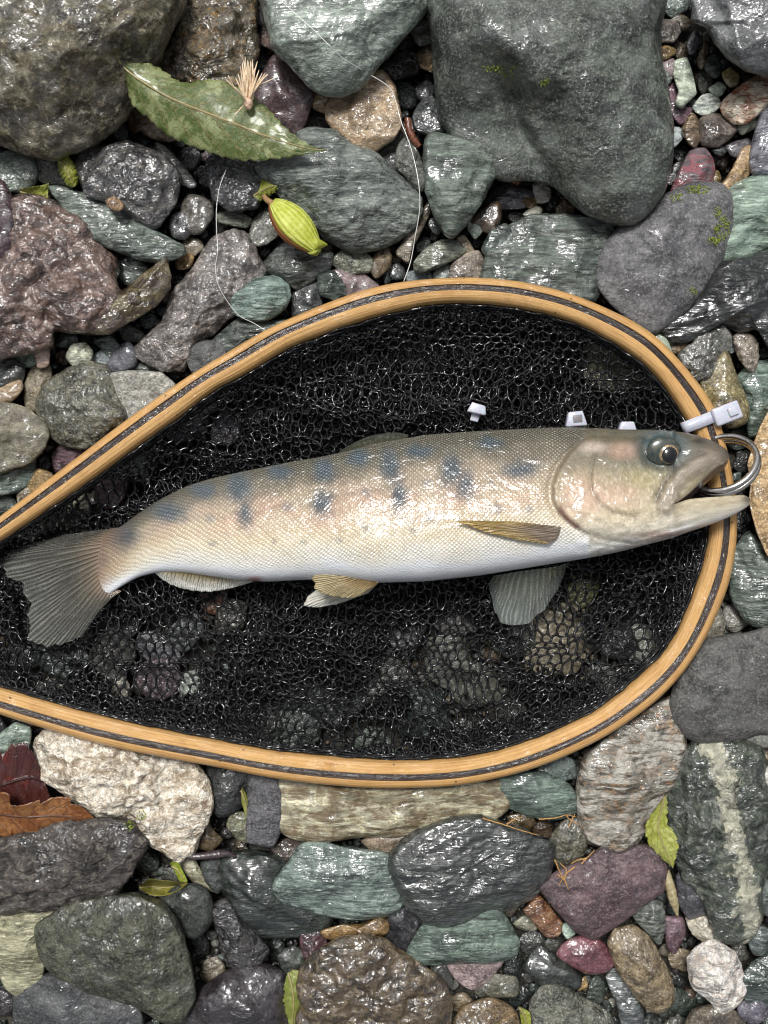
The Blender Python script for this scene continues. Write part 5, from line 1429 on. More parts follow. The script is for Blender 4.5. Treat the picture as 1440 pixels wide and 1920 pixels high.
    V = np.concatenate(V); TNs = np.concatenate(TNs)
    zc_all = np.interp(V[:, 0], np.append(FX, [1407]), np.append(FZ, [50]))
    up = np.clip((V[:, 2] - zc_all) / 4.0, 0, 1)
    rel = fish_relief(V[:, 0], V[:, 1]) * up
    body_part = np.arange(len(V)) < NS * NA
    V[:, 2] += 1.35 * rel * np.where(body_part | (V[:, 0] < 1340), 1, 0.6)
    col = fish_colour(V[:, 0], V[:, 1], TNs)
    col[np.concatenate(inner)] = lin('3a2c2c')           # lining of the mouth
    endf = (1 - sstep(152, 190, V[:, 0]))[:, None]
    col = col + (np.array(lin('5a4c3e'))[None] - col) * endf * 0.8
    W3 = PA(V[:, 0], V[:, 1], V[:, 2]) - FLOC
    me = mesh_np('body', W3, np.concatenate(Q), np.array(tris))
    # normals outward
    import bmesh
    bm = bmesh.new(); bm.from_mesh(me); bmesh.ops.recalc_face_normals(bm, faces=bm.faces); bm.to_mesh(me); bm.free()
    vattr(me, 'Col', col, 'FLOAT_COLOR')
    xe = np.interp(V[:, 1], OPX[:, 1], OPX[:, 0])
    scal = (1 - sstep(-8, 2, V[:, 0] - xe)) * (1 - 0.75 * sstep(0.80, 0.95, TNs)) * sstep(150, 210, V[:, 0])
    # arc coordinate across the flank so that scales do not stretch at the edges
    hhv = np.interp(V[:, 0], FX, (FB - FT) / 2)
    arc = np.arccos(np.clip(1 - 2 * TNs, -1, 1)) * hhv * 0.80
    vattr(me, 'fc', np.stack([V[:, 0], arc, scal], 1))
    t = NT('fish_skin')
    fc = t.attr('fc'); sx = t.n('ShaderNodeSeparateXYZ'); t.l(fc, sx.inputs[0])
    base = t.attr('Col', 'Color')
    nz = t.n('ShaderNodeTexNoise'); t.l(fc, nz.inputs['Vector']); nz.inputs['Scale'].default_value = 0.03; nz.inputs['Detail'].default_value = 3
    jit = t.math('MULTIPLY', t.math('SUBTRACT', nz.outputs['Fac'], 0.5), 14.0)
    p = 8.6
    a = t.math('DIVIDE', t.math('ADD', t.math('ADD', sx.outputs[0], t.math('MULTIPLY', sx.outputs[1], 1.15)), jit), p)
    b = t.math('DIVIDE', t.math('ADD', t.math('SUBTRACT', sx.outputs[0], t.math('MULTIPLY', sx.outputs[1], 1.15)), jit), p)
    sa = t.math('ABSOLUTE', t.math('SINE', t.math('MULTIPLY', a, pi))); sb = t.math('ABSOLUTE', t.math('SINE', t.math('MULTIPLY', b, pi)))
    cell = t.math('MULTIPLY', sa, sb)
    # random value per scale: relief height and strength of its painted glint
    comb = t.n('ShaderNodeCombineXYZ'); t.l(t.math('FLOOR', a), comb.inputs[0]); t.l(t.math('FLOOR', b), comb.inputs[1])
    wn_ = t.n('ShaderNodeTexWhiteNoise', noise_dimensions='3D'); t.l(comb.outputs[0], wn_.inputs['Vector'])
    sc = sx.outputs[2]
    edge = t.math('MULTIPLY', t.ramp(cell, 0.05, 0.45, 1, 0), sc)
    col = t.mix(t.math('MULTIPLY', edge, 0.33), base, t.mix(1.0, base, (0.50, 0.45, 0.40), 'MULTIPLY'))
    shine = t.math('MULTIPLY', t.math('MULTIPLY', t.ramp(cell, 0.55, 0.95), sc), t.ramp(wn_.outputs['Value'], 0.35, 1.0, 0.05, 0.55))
    col = t.mix(shine, col, t.mix(1.0, col, (1.35, 1.30, 1.2), 'MULTIPLY'))  # scale glints mixed into the base colour
    fine = t.noise(fc, 0.22, 4, 0.7)
    col = t.mix(t.ramp(fine, 0.45, 0.70, 0, 0.42), col, t.mix(1.0, col, (0.62, 0.58, 0.52), 'MULTIPLY'))
    hgt = t.math('ADD', t.math('MULTIPLY', t.math('MULTIPLY', cell, sc), t.math('ADD', 0.5, wn_.outputs['Value'])), t.math('MULTIPLY', fine, t.math('SUBTRACT', 1.9, t.math('MULTIPLY', sc, 1.4))))
    nrm = t.bump(hgt, 0.0005, 0.6)
    film = t.bump(t.math('ADD', t.noise(t.mapping(fc, scale=(0.5, 1.0, 1.0)), 0.035, 3.0, 0.6, 0.6), t.math('MULTIPLY', cell, t.math('MULTIPLY', sc, 0.025))), 0.0017, 0.8)
    bs = t.bsdf(Base_Color=col, Roughness=0.34, Normal=nrm, Metallic=t.math('MULTIPLY', sc, 0.12), Coat_Weight=0.6, Coat_Roughness=0.10, Coat_IOR=1.45,
                Specular_IOR_Level=0.5)
    t.l(film, bs.inputs['Coat Normal'])
    t.l(bs.outputs[0], t.out.inputs['Surface'])
    o = link('body', me, t.m, fish)
    o['label'] = 'tan flanked body with dusky blue marks and white belly'
build_fish_body()

def simple_mat(name, col, rough=0.4, coat=0.0, metal=0.0, spec=0.5, noise=None, bump=0.0, bscale=0.6, trans=0.0):
    t = NT(name)
    c = lin(col)
    v = t.mm()
    cc = c
    n = t.noise(v, bscale, 5, 0.65)
    if noise: cc = t.mix(t.ramp(n, 0.35, 0.68), c, lin(noise))
    b = t.bsdf(Base_Color=cc, Roughness=rough, Coat_Weight=coat, Coat_Roughness=0.06, Metallic=metal, Specular_IOR_Level=spec, Transmission_Weight=trans)
    if bump: t.l(t.bump(n, bump * 0.001, 0.8), b.inputs['Normal'])
    t.l(b.outputs[0], t.out.inputs['Surface'])
    return t.m

def dome(name, cx, cy, rx, ry, z0, h, mat, parent, ploc, rot=0.0, tilt=(0, 0), n=28, m=10):
    """low dome standing on height z0 mm"""
    V = []
    th = np.linspace(0, pi / 2, m)
    ph = np.linspace(0, 2 * pi, n, endpoint=False)
    for a in th[:-1]:
        u = np.cos(a) * rx * np.cos(ph); v = np.cos(a) * ry * np.sin(ph)
        x = cx + u * cos(rot) - v * sin(rot); y = cy + u * sin(rot) + v * cos(rot)
        V.append(PA(x, y, z0 + h * np.sin(a) + tilt[0] * (x - cx) + tilt[1] * (y - cy)))
    V.append(PA(np.array([cx]), np.array([cy]), z0 + h)); V.append(PA(np.array([cx]), np.array([cy]), z0 - 2.0))
    V = np.concatenate(V) - ploc
    i = np.arange(m - 2)[:, None] * n; k = np.arange(n)[None]; k2 = (k + 1) % n
    Q = np.stack([i + k, i + n + k, i + n + k2, i + k2], -1).reshape(-1, 4)
    lt = (m - 2) * n; kk = np.arange(n); kk2 = (kk + 1) % n
    T = np.concatenate([np.stack([lt + kk, np.full(n, (m - 1) * n), lt + kk2], 1), np.stack([kk, kk2, np.full(n, (m - 1) * n + 1)], 1)])
    return link(name, mesh_np(name, V, Q, T), mat, parent)

def eye():
    zs = 48.0 + 15.0 * 0.72 - 1.7
    e = dome('eye', 1245, 846, 33, 27, zs - 0.6, 2.5, simple_mat('eye_skin', '1e2c2e', 0.25, 0.9, noise='4a4a3e', bscale=0.5), fish, FLOC, tilt=(0, -0.03))
    t = NT('iris'); 
    fc = t.mm()
    col = t.mix(t.ramp(t.noise(fc, 0.7, 4), 0.35, 0.65), lin('5c4c38'), lin('a08a66'))
    b = t.bsdf(Base_Color=col, Roughness=0.2, Coat_Weight=1.0, Coat_Roughness=0.03); t.l(b.outputs[0], t.out.inputs['Surface'])
    dome('iris', 1253, 850, 19.5, 20, zs + 0.6, 2.0, t.m, e, FLOC, tilt=(0, -0.01))
    dome('pupil', 1255, 852.5, 15, 16.5, zs + 1.5, 1.7, simple_mat('pupil', '050608', 0.05, 1.0), e, FLOC)
eye()

def fin_mat(name, c_base, c_tip, opac, ray_dark=0.5, wet=0.8, root=None, ray_tint=(0.45, 0.42, 0.36), ray_op=0.35):
    t = NT(name)
    fc = t.attr('fc'); s = t.n('ShaderNodeSeparateXYZ'); t.l(fc, s.inputs[0])
    wob = t.math('MULTIPLY', t.math('SUBTRACT', t.noise(t.mapping(fc, scale=(0.5, 1.6, 1.0)), 1.0, 3, 0.6), 0.5), 1.1)
    ux = t.math('ADD', s.outputs[0], wob)
    r1 = t.math('COSINE', t.math('MULTIPLY', ux, 2 * pi)); r2 = t.math('COSINE', t.math('MULTIPLY', ux, 4 * pi))
    half = t.ramp(s.outputs[1], 0.35, 0.7)                           # rays fork towards the edge
    rr_ = t.math('ADD', t.math('MULTIPLY', r1, t.math('SUBTRACT', 1.0, half)), t.math('MULTIPLY', r2, half))
    ray = t.math('MULTIPLY', t.math('ADD', 0.5, t.math('MULTIPLY', rr_, 0.5)), t.ramp(t.noise(t.mapping(fc, scale=(0.4, 2.5, 1.0)), 1.0, 3, 0.6), 0.30, 0.62, 0.25, 1.0))
    col = t.mix(t.ramp(s.outputs[1], 0.15, 0.95), lin(c_base), lin(c_tip))
    if root: col = t.mix(t.ramp(s.outputs[1], 0.02, 0.40, 1, 0), col, lin(root))
    nn = t.noise(t.mapping(fc, scale=(1.0, 5.0, 1.0)), 1.6, 3, 0.65)
    col = t.mix(t.math('MULTIPLY', ray, ray_dark), col, t.mix(1.0, col, ray_tint, 'MULTIPLY'))
    col = t.mix(t.ramp(nn, 0.5, 0.75, 0, 0.4), col, t.mix(1.0, col, (1.4, 1.4, 1.35), 'MULTIPLY'))
    h = t.math('ADD', ray, t.math('MULTIPLY', nn, 0.5))
    b = t.bsdf(Base_Color=col, Roughness=0.28, Normal=t.bump(h, 0.0008, 0.8), Coat_Weight=wet, Coat_Roughness=0.09, Coat_IOR=1.5)
    t.l(t.bump(t.math('ADD', t.noise(t.mapping(fc, scale=(0.55, 2.2, 1.0)), 1.0, 2.0, 0.6, 0.5), t.math('MULTIPLY', ray, 0.12)), 0.0009, 0.95), b.inputs['Coat Normal'])
    tr = t.n('ShaderNodeBsdfTransparent')
    mx = t.n('ShaderNodeMixShader')
    f = t.math('ADD', opac, t.math('MULTIPLY', ray, (1 - opac) * ray_op), clamp=True)
    if root: f = t.math('MAXIMUM', f, t.ramp(s.outputs[1], 0.10, 0.62, 0.95, 0))
    t.l(f, mx.inputs[0]); t.l(tr.outputs[0], mx.inputs[1]); t.l(b.outputs[0], mx.inputs[2])
    t.l(mx.outputs[0], t.out.inputs['Surface'])
    return t.m

def fin(name, base, tip, zb, zt, rays, mat, nu=90, nv=26, amp=0.22, thick=0.35, bulge=0.0, ragged=0.0, seed=0):
    b = resample(pts(base), nu); p = resample(pts(tip), nu)
    u = np.linspace(0, 1, nu); v = np.linspace(0, 1, nv)
    zb = np.interp(u, np.linspace(0, 1, len(zb)), zb); zt = np.interp(u, np.linspace(0, 1, len(zt)), zt)
    rag = 1 + ragged * pnoise(np.stack([u * rays * 0.9, u * 0 + seed, u * 0], 1))
    G = b[:, None] + (p - b)[:, None] * (v[None, :, None] * np.where(v > 0.6, 1, 1)[None, :, None]) * (1 + (rag - 1)[:, None, None] * v[None, :, None] ** 3)
    z = zb[:, None] + (zt - zb)[:, None] * v[None] + bulge * np.sin(pi * v)[None] + amp * np.cos(2 * pi * rays * u + 2.0 * pnoise(np.stack([u * rays * 0.6, u * 0 + seed, u * 0], 1)))[:, None] * (0.3 + 0.7 * np.sin(pi * np.clip(v, 0, 0.9))[None])
    z = z + 0.7 * fbm(np.stack([np.repeat(u * 4, nv), np.tile(v * 2, nu), np.full(nu * nv, seed + 2.2)], 1), 2).reshape(nu, nv) * v[None]
    top = PA(G[..., 0], G[..., 1], z + thick / 2).reshape(-1, 3); low = PA(G[..., 0], G[..., 1], z - thick / 2).reshape(-1, 3)
    V = np.concatenate([top, low]) - FLOC
    i = np.arange(nu - 1)[:, None] * nv; k = np.arange(nv - 1)[None]
    A = (i + k).ravel()
    Q1 = np.stack([A, A + 1, A + nv + 1, A + nv], 1); o = nu * nv
    Q2 = Q1[:, ::-1] + o
    bd = list(range(nv)) + [j * nv + nv - 1 for j in range(1, nu)] + [(nu - 1) * nv + q for q in range(nv - 2, -1, -1)] + [j * nv for j in range(nu - 2, 0, -1)]
    bd = np.array(bd); bn = np.roll(bd, -1)
    Q3 = np.stack([bd, bd + o, bn + o, bn], 1)
    me = mesh_np(name, V, np.concatenate([Q1, Q2, Q3]))
    import bmesh
    bm = bmesh.new(); bm.from_mesh(me); bmesh.ops.recalc_face_normals(bm, faces=bm.faces); bm.to_mesh(me); bm.free()
    f = np.stack([np.repeat(u * rays, nv), np.tile(v, nu), np.zeros(nu * nv)], 1)
    vattr(me, 'fc', np.concatenate([f, f]))
    return link(name, me, mat, fish)

fin('caudal_fin', '232,988 214,1010 205,1040 205,1075 212,1100 228,1108',
    '120,1003 50,1022 4,1046 14,1078 42,1098 52,1130 56,1158 52,1180 72,1211 110,1208 150,1194 176,1160 196,1132', [22, 23, 23, 23, 23], [16, 16.5, 17, 18.5, 20, 22, 25, 26, 25, 23], 24,
    fin_mat('caudal', '4c483c', '5c5c56', 0.22, 0.8, 1.0, root='6a5846', ray_tint=(2.0, 2.0, 2.0), ray_op=0.6), nu=200, nv=40, amp=0.16, ragged=0.10, bulge=1.0)  # pale rays, lightened further so wet glints sit in their colour
fin('anal_fin', '472,1086 440,1078 400,1072 350,1066 300,1064 288,1066',
    '474,1091 440,1101 405,1108 378,1109 340,1103 310,1090 286,1070', [31, 33, 33, 31], [27, 27, 27, 28], 26,
    fin_mat('anal', '8a7a4e', 'd8d8d0', 0.92, 0.35, 0.5), amp=0.10, ragged=0.06)
fin('pelvic_fin', '712,1090 706,1083 694,1074 680,1070',
    '690,1108 668,1120 640,1120 612,1115 592,1104 588,1082 592,1059 606,1058', [44, 46, 48, 49], [42, 43, 45, 49], 20,
    fin_mat('pelvic_near', '846a3c', 'b4a47c', 0.95, 0.35, 0.5), amp=0.12, bulge=1.0, ragged=0.05, seed=3)
fin('pelvic_fin', '712,1092 700,1092 690,1092 680,1092',
    '690,1112 640,1130 592,1139 570,1133 582,1116 596,1100', [33, 33, 34], [27, 27, 28], 11,
    fin_mat('pelvic_far', '85754c', 'd2d0c4', 0.93, 0.4, 0.5), amp=0.12, ragged=0.05, seed=4)
fin('pectoral_fin', '1052,988 1050,996 1046,1006 1036,1017',
    '960,977 880,976 858,978 880,986 915,999 960,1010 1000,1017 1022,1020', [62.6, 63.2, 62.6, 61.6], [64.4, 64, 63.8, 63], 12,
    fin_mat('pectoral_near', '8c7d6e', 'a88c4a', 0.95, 0.5, 0.5), amp=0.12, bulge=1.4, ragged=0.04, seed=5)
fin('pectoral_fin', '1062,1058 1030,1064 980,1070 925,1080',
    '1058,1078 1044,1108 1022,1140 1004,1158 984,1170 944,1170 930,1148 921,1118 916,1096', [40, 38, 36], [25, 23, 22, 22], 13,
    fin_mat('pectoral_far', '6a6e60', '8c928c', 0.34, 0.6, 1.0, ray_tint=(1.7, 1.7, 1.7), ray_op=0.5), amp=0.14, ragged=0.06, seed=6)
fin('dorsal_fin', '640,850 680,840 720,832 762,824',
    '636,846 668,828 700,816 740,811 766,815', [38, 38, 38], [33, 31, 33], 12,
    fin_mat('dorsal', '4a4a3c', '4c4e44', 0.75, 0.4, 0.8), amp=0.15, seed=7)

# ================================================================ cable ties and ring
TIE = None
def tie_mat():
    t = NT('milky_nylon')
    v = t.mm(); n = t.noise(v, 0.5, 3)
    b = t.bsdf(Base_Color=t.mix(n, lin('b9bfd2'), lin('dcdce2')), Roughness=0.22, Transmission_Weight=0.25, Coat_Weight=0.4, Coat_Roughness=0.08,
               Subsurface_Weight=0.35, Subsurface_Scale=0.002, Normal=t.bump(n, 0.0004, 0.5))
    t.l(b.outputs[0], t.out.inputs['Surface'])
    return t.m
TIE = tie_mat()

def boxpts(cx, cy, z0, z1, L, Wd, rot, bev=0.25, hole=False):
    """bevelled box aligned with a direction in the picture; returns V,Q,T (px, mm)"""
    import bmesh
    bm = bmesh.new()
    bmesh.ops.create_cube(bm, size=1.0)
    for v in bm.verts:
        v.co.x *= L * MM; v.co.y *= Wd * MM; v.co.z *= (z1 - z0)
    bmesh.ops.bevel(bm, geom=list(bm.edges), offset=bev, segments=2, affect='EDGES', profile=0.6)
    bm.verts.ensure_lookup_table()
    V = np.array([v.co[:] for v in bm.verts])
    F = [[v.index for v in f.verts] for f in bm.faces]
    bm.free()
    c, s = cos(rot), sin(rot)
    W = np.stack([c * V[:, 0] - s * V[:, 1], s * V[:, 0] + c * V[:, 1], V[:, 2]], 1) * 0.001
    return W + np.array(P(cx, cy, (z0 + z1) / 2)), F

def poly_obj(name, V, F, mat, parent, ploc):
    me = bpy.data.meshes.new(name)
    me.from_pydata([tuple(v) for v in (V - ploc)], [], F); me.update()
    me.polygons.foreach_set('use_smooth', np.ones(len(me.polygons), bool))
    return link(name, me, mat, parent)

def cable_tie_hoop():
    root = empty('cable_tie', P(1330, 785, 38))
    tag(root, 'milky white cable tie strapped around the hoop above the fish eye', 'cable tie')
    ploc = np.array(root.location)
    # strap: a ribbon that goes round the hoop section
    d = np.array([0.93, -0.36]); d /= np.linalg.norm(d)
    n = np.array([-d[1], d[0]])
    s0 = np.array([1281, 803.]); L = 96
    prof = [(0.0, 27), (-.03, 33), (0.01, 36.6), (0.12, 38.3), (0.3, 38.9), (0.55, 38.8), (0.8, 38.4), (0.92, 36.5), (0.95, 31), (0.93, 27), (0.5, 26.2), (0.03, 26.4)]
    prof = resample(np.array(prof) * np.array([L, 1]), 60, True)
    hw = 11.0
    V = []
    for (u, z) in prof:
        c = s0 + d * u
        for w, dz in ((-hw, 0), (hw, 0)):
            q = c + n * w
            V.append(P(q[0], q[1], z))
    V = np.array(V); m = len(prof)
    # give the ribbon thickness by an inner copy
    cen = np.array([s0[0] + d[0] * L * .48, s0[1] + d[1] * L * .48])
    Vi = []
    for (u, z) in prof:
        uu = L * .48 + (u - L * .48) * 0.95; zz = 32.4 + (z - 32.4) * 0.84
        c = s0 + d * uu
        for w in (-hw, hw):
            q = c + n * w; Vi.append(P(q[0], q[1], zz))
    V = np.concatenate([V, Vi]); o = 2 * m
    F = []
    for j in range(m):
        k = (j + 1) % m
        F += [[2 * j, 2 * j + 1, 2 * k + 1, 2 * k], [o + 2 * j, o + 2 * k, o + 2 * k + 1, o + 2 * j + 1],
              [2 * j, 2 * k, o + 2 * k, o + 2 * j], [2 * j + 1, o + 2 * j + 1, o + 2 * k + 1, 2 * k + 1]]
    poly_obj('strap', V, F, TIE, root, ploc)
    r = math.atan2(-d[1], d[0])
    Vh, Fh = boxpts(1360, 776, 34.5, 41.5, 52, 34, r, 1.1)
    hd = poly_obj('head', Vh, Fh, TIE, root, ploc)
    Vb, Fb = boxpts(1374, 771, 40.2, 42.8, 18, 17, r, 0.6)
    poly_obj('latch', Vb, Fb, TIE, hd, ploc)
cable_tie_hoop()

def tie_nub(label, cx, cy, z, L, Wd, rot, tip=False, slot=False):
    root = empty('cable_tie', P(cx, cy, z - 4)); ploc = np.array(root.location)
    tag(root, label, 'cable tie')
    V, F = boxpts(cx, cy, z - 5, z, L, Wd, rot, 0.8)
    # taper towards the top of the picture
    V[:, 0] = V[:, 0].mean() + (V[:, 0] - V[:, 0].mean()) * (1 - 0.22 * np.clip((V[:, 1] - V[:, 1].mean()) / (Wd * MM * 0.0005), -1, 1))
    h = poly_obj('head', V, F, TIE, root, ploc)
    if slot:
        V, F = boxpts(cx + 4, cy - 1, z - 1, z + 0.35, L * .5, Wd * .5, rot, 0.2)
        poly_obj('slot', V, F, simple_mat('slot_shade', '6f6a6c', 0.4), h, ploc)
    V, F = boxpts(cx - L * .1, cy + Wd * .7, z - 6.5, z - 4.2, L * .5, Wd * 1.1, rot, 0.4)
    poly_obj('tail', V, F, TIE, root, ploc)
tie_nub('white cable tie end poking out of the net above the middle of the fish back', 894, 767, 30, 32, 19, -0.25)
tie_nub('white cable tie head with open slot standing at the fish back', 1079, 786, 38, 34, 28, 0.08, slot=True)
tie_nub('small pointed white cable tie tip just above the gill cover', 1175, 801, 40, 30, 20, 0.0)

def key_ring():
    root = empty('split_ring', P(1352, 872, 44)); ploc = np.array(root.location)
    tag(root, 'steel split ring hooked through the open fish mouth', 'ring')
    t = NT('steel')
    v = t.mm(); n = t.noise(v, 0.4, 4)
    b = t.bsdf(Base_Color=t.mix(n, lin('b0aca6'), lin('d8d4ce')), Metallic=1.0, Roughness=0.24, Normal=t.bump(n, 0.0003, 0.5))
    t.l(b.outputs[0], t.out.inputs['Surface'])
    e1 = np.array([.78, .62, 0.0]); e1 /= np.linalg.norm(e1)
    e2 = np.array([.62, -.78, 0.0]) / math.hypot(.62, .78) * 0.66 + np.array([0, 0, 0.75])
    e2 /= np.linalg.norm(e2)
    nn = np.cross(e1, e2)
    c0 = np.array(P(1352, 872, 45))
    R = 64 * MM * 0.001
    for k in (-1, 1):
        a = np.linspace(0, 2 * pi, 90)
        path = c0 + nn * (k * 0.0015) + R * (np.cos(a)[:, None] * e1 + np.sin(a)[:, None] * e2)
        V, Q, T = tube(path, 0.0015, 12, cap=False)
        # close the loop cleanly
        V = V - ploc
        link('coil', mesh_np('coil', V, Q, None), t.m, root)
key_ring()

# ================================================================ leaves, husk, line, twigs, moss
def leaf_mat(name, cols, vein, patch=0.5, rough=0.42, nv=9, slant=2.2, dark=None, coat=0.35):
    t = NT(name)
    fc = t.attr('fc'); s = t.n('ShaderNodeSeparateXYZ'); t.l(fc, s.inputs[0])       # x along 0..1, y -1..1 across
    v = t.mm()
    n1 = t.noise(v, 0.065, 5, 0.65, 0.8); n2 = t.noise(v, 0.5, 5, 0.7)
    col = t.mix(t.ramp(n1, 0.45, 0.55), lin(cols[0]), lin(cols[1]))
    col = t.mix(t.ramp(n2, 0.48, 0.72, 0, 0.7), col, lin(cols[2]))
    ay = t.math('ABSOLUTE', s.outputs[1])
    ph = t.math('ADD', t.math('MULTIPLY', s.outputs[0], nv), t.math('MULTIPLY', ay, -slant))
    ph = t.math('ADD', ph, t.math('MULTIPLY', t.noise(v, 0.08, 3), 0.5))
    sv = t.math('ABSOLUTE', t.math('SUBTRACT', t.math('FRACT', ph), 0.5))
    side = t.ramp(sv, 0.02, 0.06, 1, 0)
    net = t.n('ShaderNodeTexVoronoi', feature='DISTANCE_TO_EDGE'); t.l(v, net.inputs['Vector']); net.inputs['Scale'].default_value = 0.30
    small = t.ramp(net.outputs['Distance'], 0.015, 0.05, 0.45, 0)
    mid = t.ramp(ay, 0.035, 0.075, 1, 0)
    allv = t.math('MAXIMUM', t.math('MAXIMUM', t.math('MULTIPLY', side, 0.75), mid), small)
    col = t.mix(t.math('MULTIPLY', allv, 0.75), col, lin(vein))
    if dark: 
        n3 = t.noise(v, 0.6, 4, 0.75)
        col = t.mix(t.ramp(n3, 0.62, 0.72, 0, 0.8), col, lin(dark))
    h = t.math('ADD', t.math('MULTIPLY', allv, -0.5), t.math('MULTIPLY', n2, 0.6))
    wm = t.ramp(n1, 0.35, 0.62)
    b = t.bsdf(Base_Color=col, Roughness=rough, Normal=t.bump(h, 0.0008, 0.8), Coat_Weight=t.math('MULTIPLY', wm, coat), Coat_Roughness=0.12)
    tl = t.n('ShaderNodeBsdfTranslucent'); t.l(col, tl.inputs['Color'])
    mx = t.n('ShaderNodeMixShader'); mx.inputs[0].default_value = 0.18
    t.l(b.outputs[0], mx.inputs[1]); t.l(tl.outputs[0], mx.inputs[2]); t.l(mx.outputs[0], t.out.inputs['Surface'])
    return t.m

def leaf(name, label, top, mid, bot, zmid, ztop, zbot, mat, teeth=0, tooth=3.0, cat='leaf', n=120, m=9, thick=0.25, curl=0.0, seed=0, petiole=None, rib='8d8256'):
    root = empty(name); 
    T_, M_, B_ = (resample(pts(q), n) for q in (top, mid, bot))
    u = np.linspace(0, 1, n)
    if teeth:
        saw = (u * teeth) % 1.0
        w = np.sin(pi * u)
        for arr in (T_, B_):
            d = arr - M_; L = np.linalg.norm(d, axis=1)[:, None] + 1e-6
            arr += d / L * ((saw * tooth + 2.2 * fbm(np.stack([u * 26, u * 0 + seed + arr[0, 1] * .1, u * 0], 1), 3)) * np.clip(w * 2, 0, 1))[:, None]
    zi = lambda a: np.interp(u, np.linspace(0, 1, len(a)), a)
    zm, zt, zb = zi(zmid), zi(ztop), zi(zbot)
    cols = []; fc = []
    for k in range(-m, m + 1):
        s = k / m
        E, ze = (T_, zt) if k < 0 else (B_, zb)
        a = abs(s)
        q = M_ + (E - M_) * a
        z = zm + (ze - zm) * a ** 1.5 + curl * a * a + 0.5 * fbm(np.stack([u * 9, u * 0 + s * 2, u * 0 + seed], 1), 2)
        cols.append((q, z)); fc.append(np.stack([u, np.full(n, s), np.zeros(n)], 1))
    root.location = P(M_[n // 2, 0], M_[n // 2, 1], float(zm.min())); ploc = np.array(root.location)
    top3 = np.stack([PA(q[:, 0], q[:, 1], z + thick / 2) for q, z in cols], 1).reshape(-1, 3)
    low3 = np.stack([PA(q[:, 0], q[:, 1], z - thick / 2) for q, z in cols], 1).reshape(-1, 3)
    nv = 2 * m + 1
    i = np.arange(n - 1)[:, None] * nv; k = np.arange(nv - 1)[None]
    A = (i + k).ravel(); o = n * nv
    Q1 = np.stack([A, A + 1, A + nv + 1, A + nv], 1)
    bd = np.array(list(range(nv)) + [j * nv + nv - 1 for j in range(1, n)] + [(n - 1) * nv + q for q in range(nv - 2, -1, -1)] + [j * nv for j in range(n - 2, 0, -1)])
    bn = np.roll(bd, -1)
    me = mesh_np('blade', np.concatenate([top3, low3]) - ploc, np.concatenate([Q1[:, ::-1], Q1 + o, np.stack([bd, bn, bn + o, bd + o], 1)]))
    f = np.stack(fc, 1).reshape(-1, 3)
    vattr(me, 'fc', np.concatenate([f, f]))
    link('blade', me, mat, root)
    # raised midrib
    w = np.linspace(1.0, 0.35, n)
    V, Q, Tt = tube(PA(M_[:, 0], M_[:, 1], zm + 0.15), 0.0006 * w, 6)
    link('midrib', mesh_np('midrib', V - ploc, Q, Tt), simple_mat(name + '_rib', rib, 0.5, 0.2), root)
    if petiole:
        pp = pts(petiole)
        V, Q, Tt = tube(PA(*resample(pp[:, :2], 24).T, np.linspace(pp[0, 2], pp[-1, 2], 24)), np.linspace(0.0011, 0.0007, 24), 7)
        link('petiole', mesh_np('petiole', V - ploc, Q, Tt), simple_mat(name + '_stalk', '98905e', 0.5, 0.2), root)
    tag(root, label, cat)
    return root

GREEN = leaf_mat('green_leaf', ('4a5c26', '86905f', '97976c'), '8a7a4c', dark='4a4028', coat=0.5)
leaf('leaf', 'large mottled green leaf with toothed edge lying across the stones', '225,116 244,118 274,120 298,128 316,142 345,156 400,152 450,168 500,204 540,246 585,274 612,280',
     '224,117 236,130 262,150 312,180 370,205 430,228 490,252 540,268 580,279 612,281', '224,120 232,146 242,172 252,198 275,216 305,244 345,266 400,286 455,299 520,296 572,288 612,283',
     [50, 50, 49, 47, 46, 45, 44], [52, 47, 45, 44, 44, 45, 44], [46, 45, 43, 42, 42, 44, 44], GREEN, teeth=22, tooth=4.5, petiole='216,106,55 220,111,53 226,120,51')
YEL = leaf_mat('yellow_leaf', ('90963a', 'a4a858', '7a7f30'), '7f8440', nv=5, coat=0.3)
leaf('leaf', 'narrow yellow green leaf scrap standing beside the black knobbly rock', '112,296 124,291 136,305 144,326 146,346', '108,300 118,306 126,322 133,336 140,350',
     '108,304 112,322 120,336 126,346 136,352', [30, 32, 31, 28], [29, 29, 28, 26], [28, 28, 27, 26], YEL, teeth=7, tooth=3, n=60, seed=1)
leaf('leaf', 'folded yellow green leaf scrap at the left beneath the huge boulder', '36,354 60,350 80,347 92,343', '38,360 56,364 74,368 90,364', '40,366 56,376 74,384 92,386',
     [28, 27, 27, 29], [30, 31, 31, 33], [27, 26, 26, 27], YEL, n=60, seed=2)
leaf('leaf', 'pale yellow leaf tip left of the yellow husk', '476,352 492,335 514,330 524,345', '474,368 490,358 506,350 524,348', '474,382 492,372 510,362 524,352',
     [26, 28, 30, 31], [25, 26, 28, 30], [25, 25, 27, 30], YEL, teeth=6, tooth=4, n=60, seed=3)
leaf('leaf', 'yellow green pointed leaf beside the streaked cobble at lower right', '1250,1490 1250,1520 1250,1545 1262,1560 1270,1585 1266,1605 1262,1628', '1246,1494 1238,1525 1234,1550 1240,1575 1250,1600 1262,1628',
     '1240,1500 1222,1528 1212,1550 1216,1578 1232,1598 1248,1614 1262,1628', [32, 30, 30, 31, 30], [30, 30, 31, 31, 29], [28, 28, 28, 28, 29], YEL, teeth=8, tooth=3.5, n=80, seed=4)
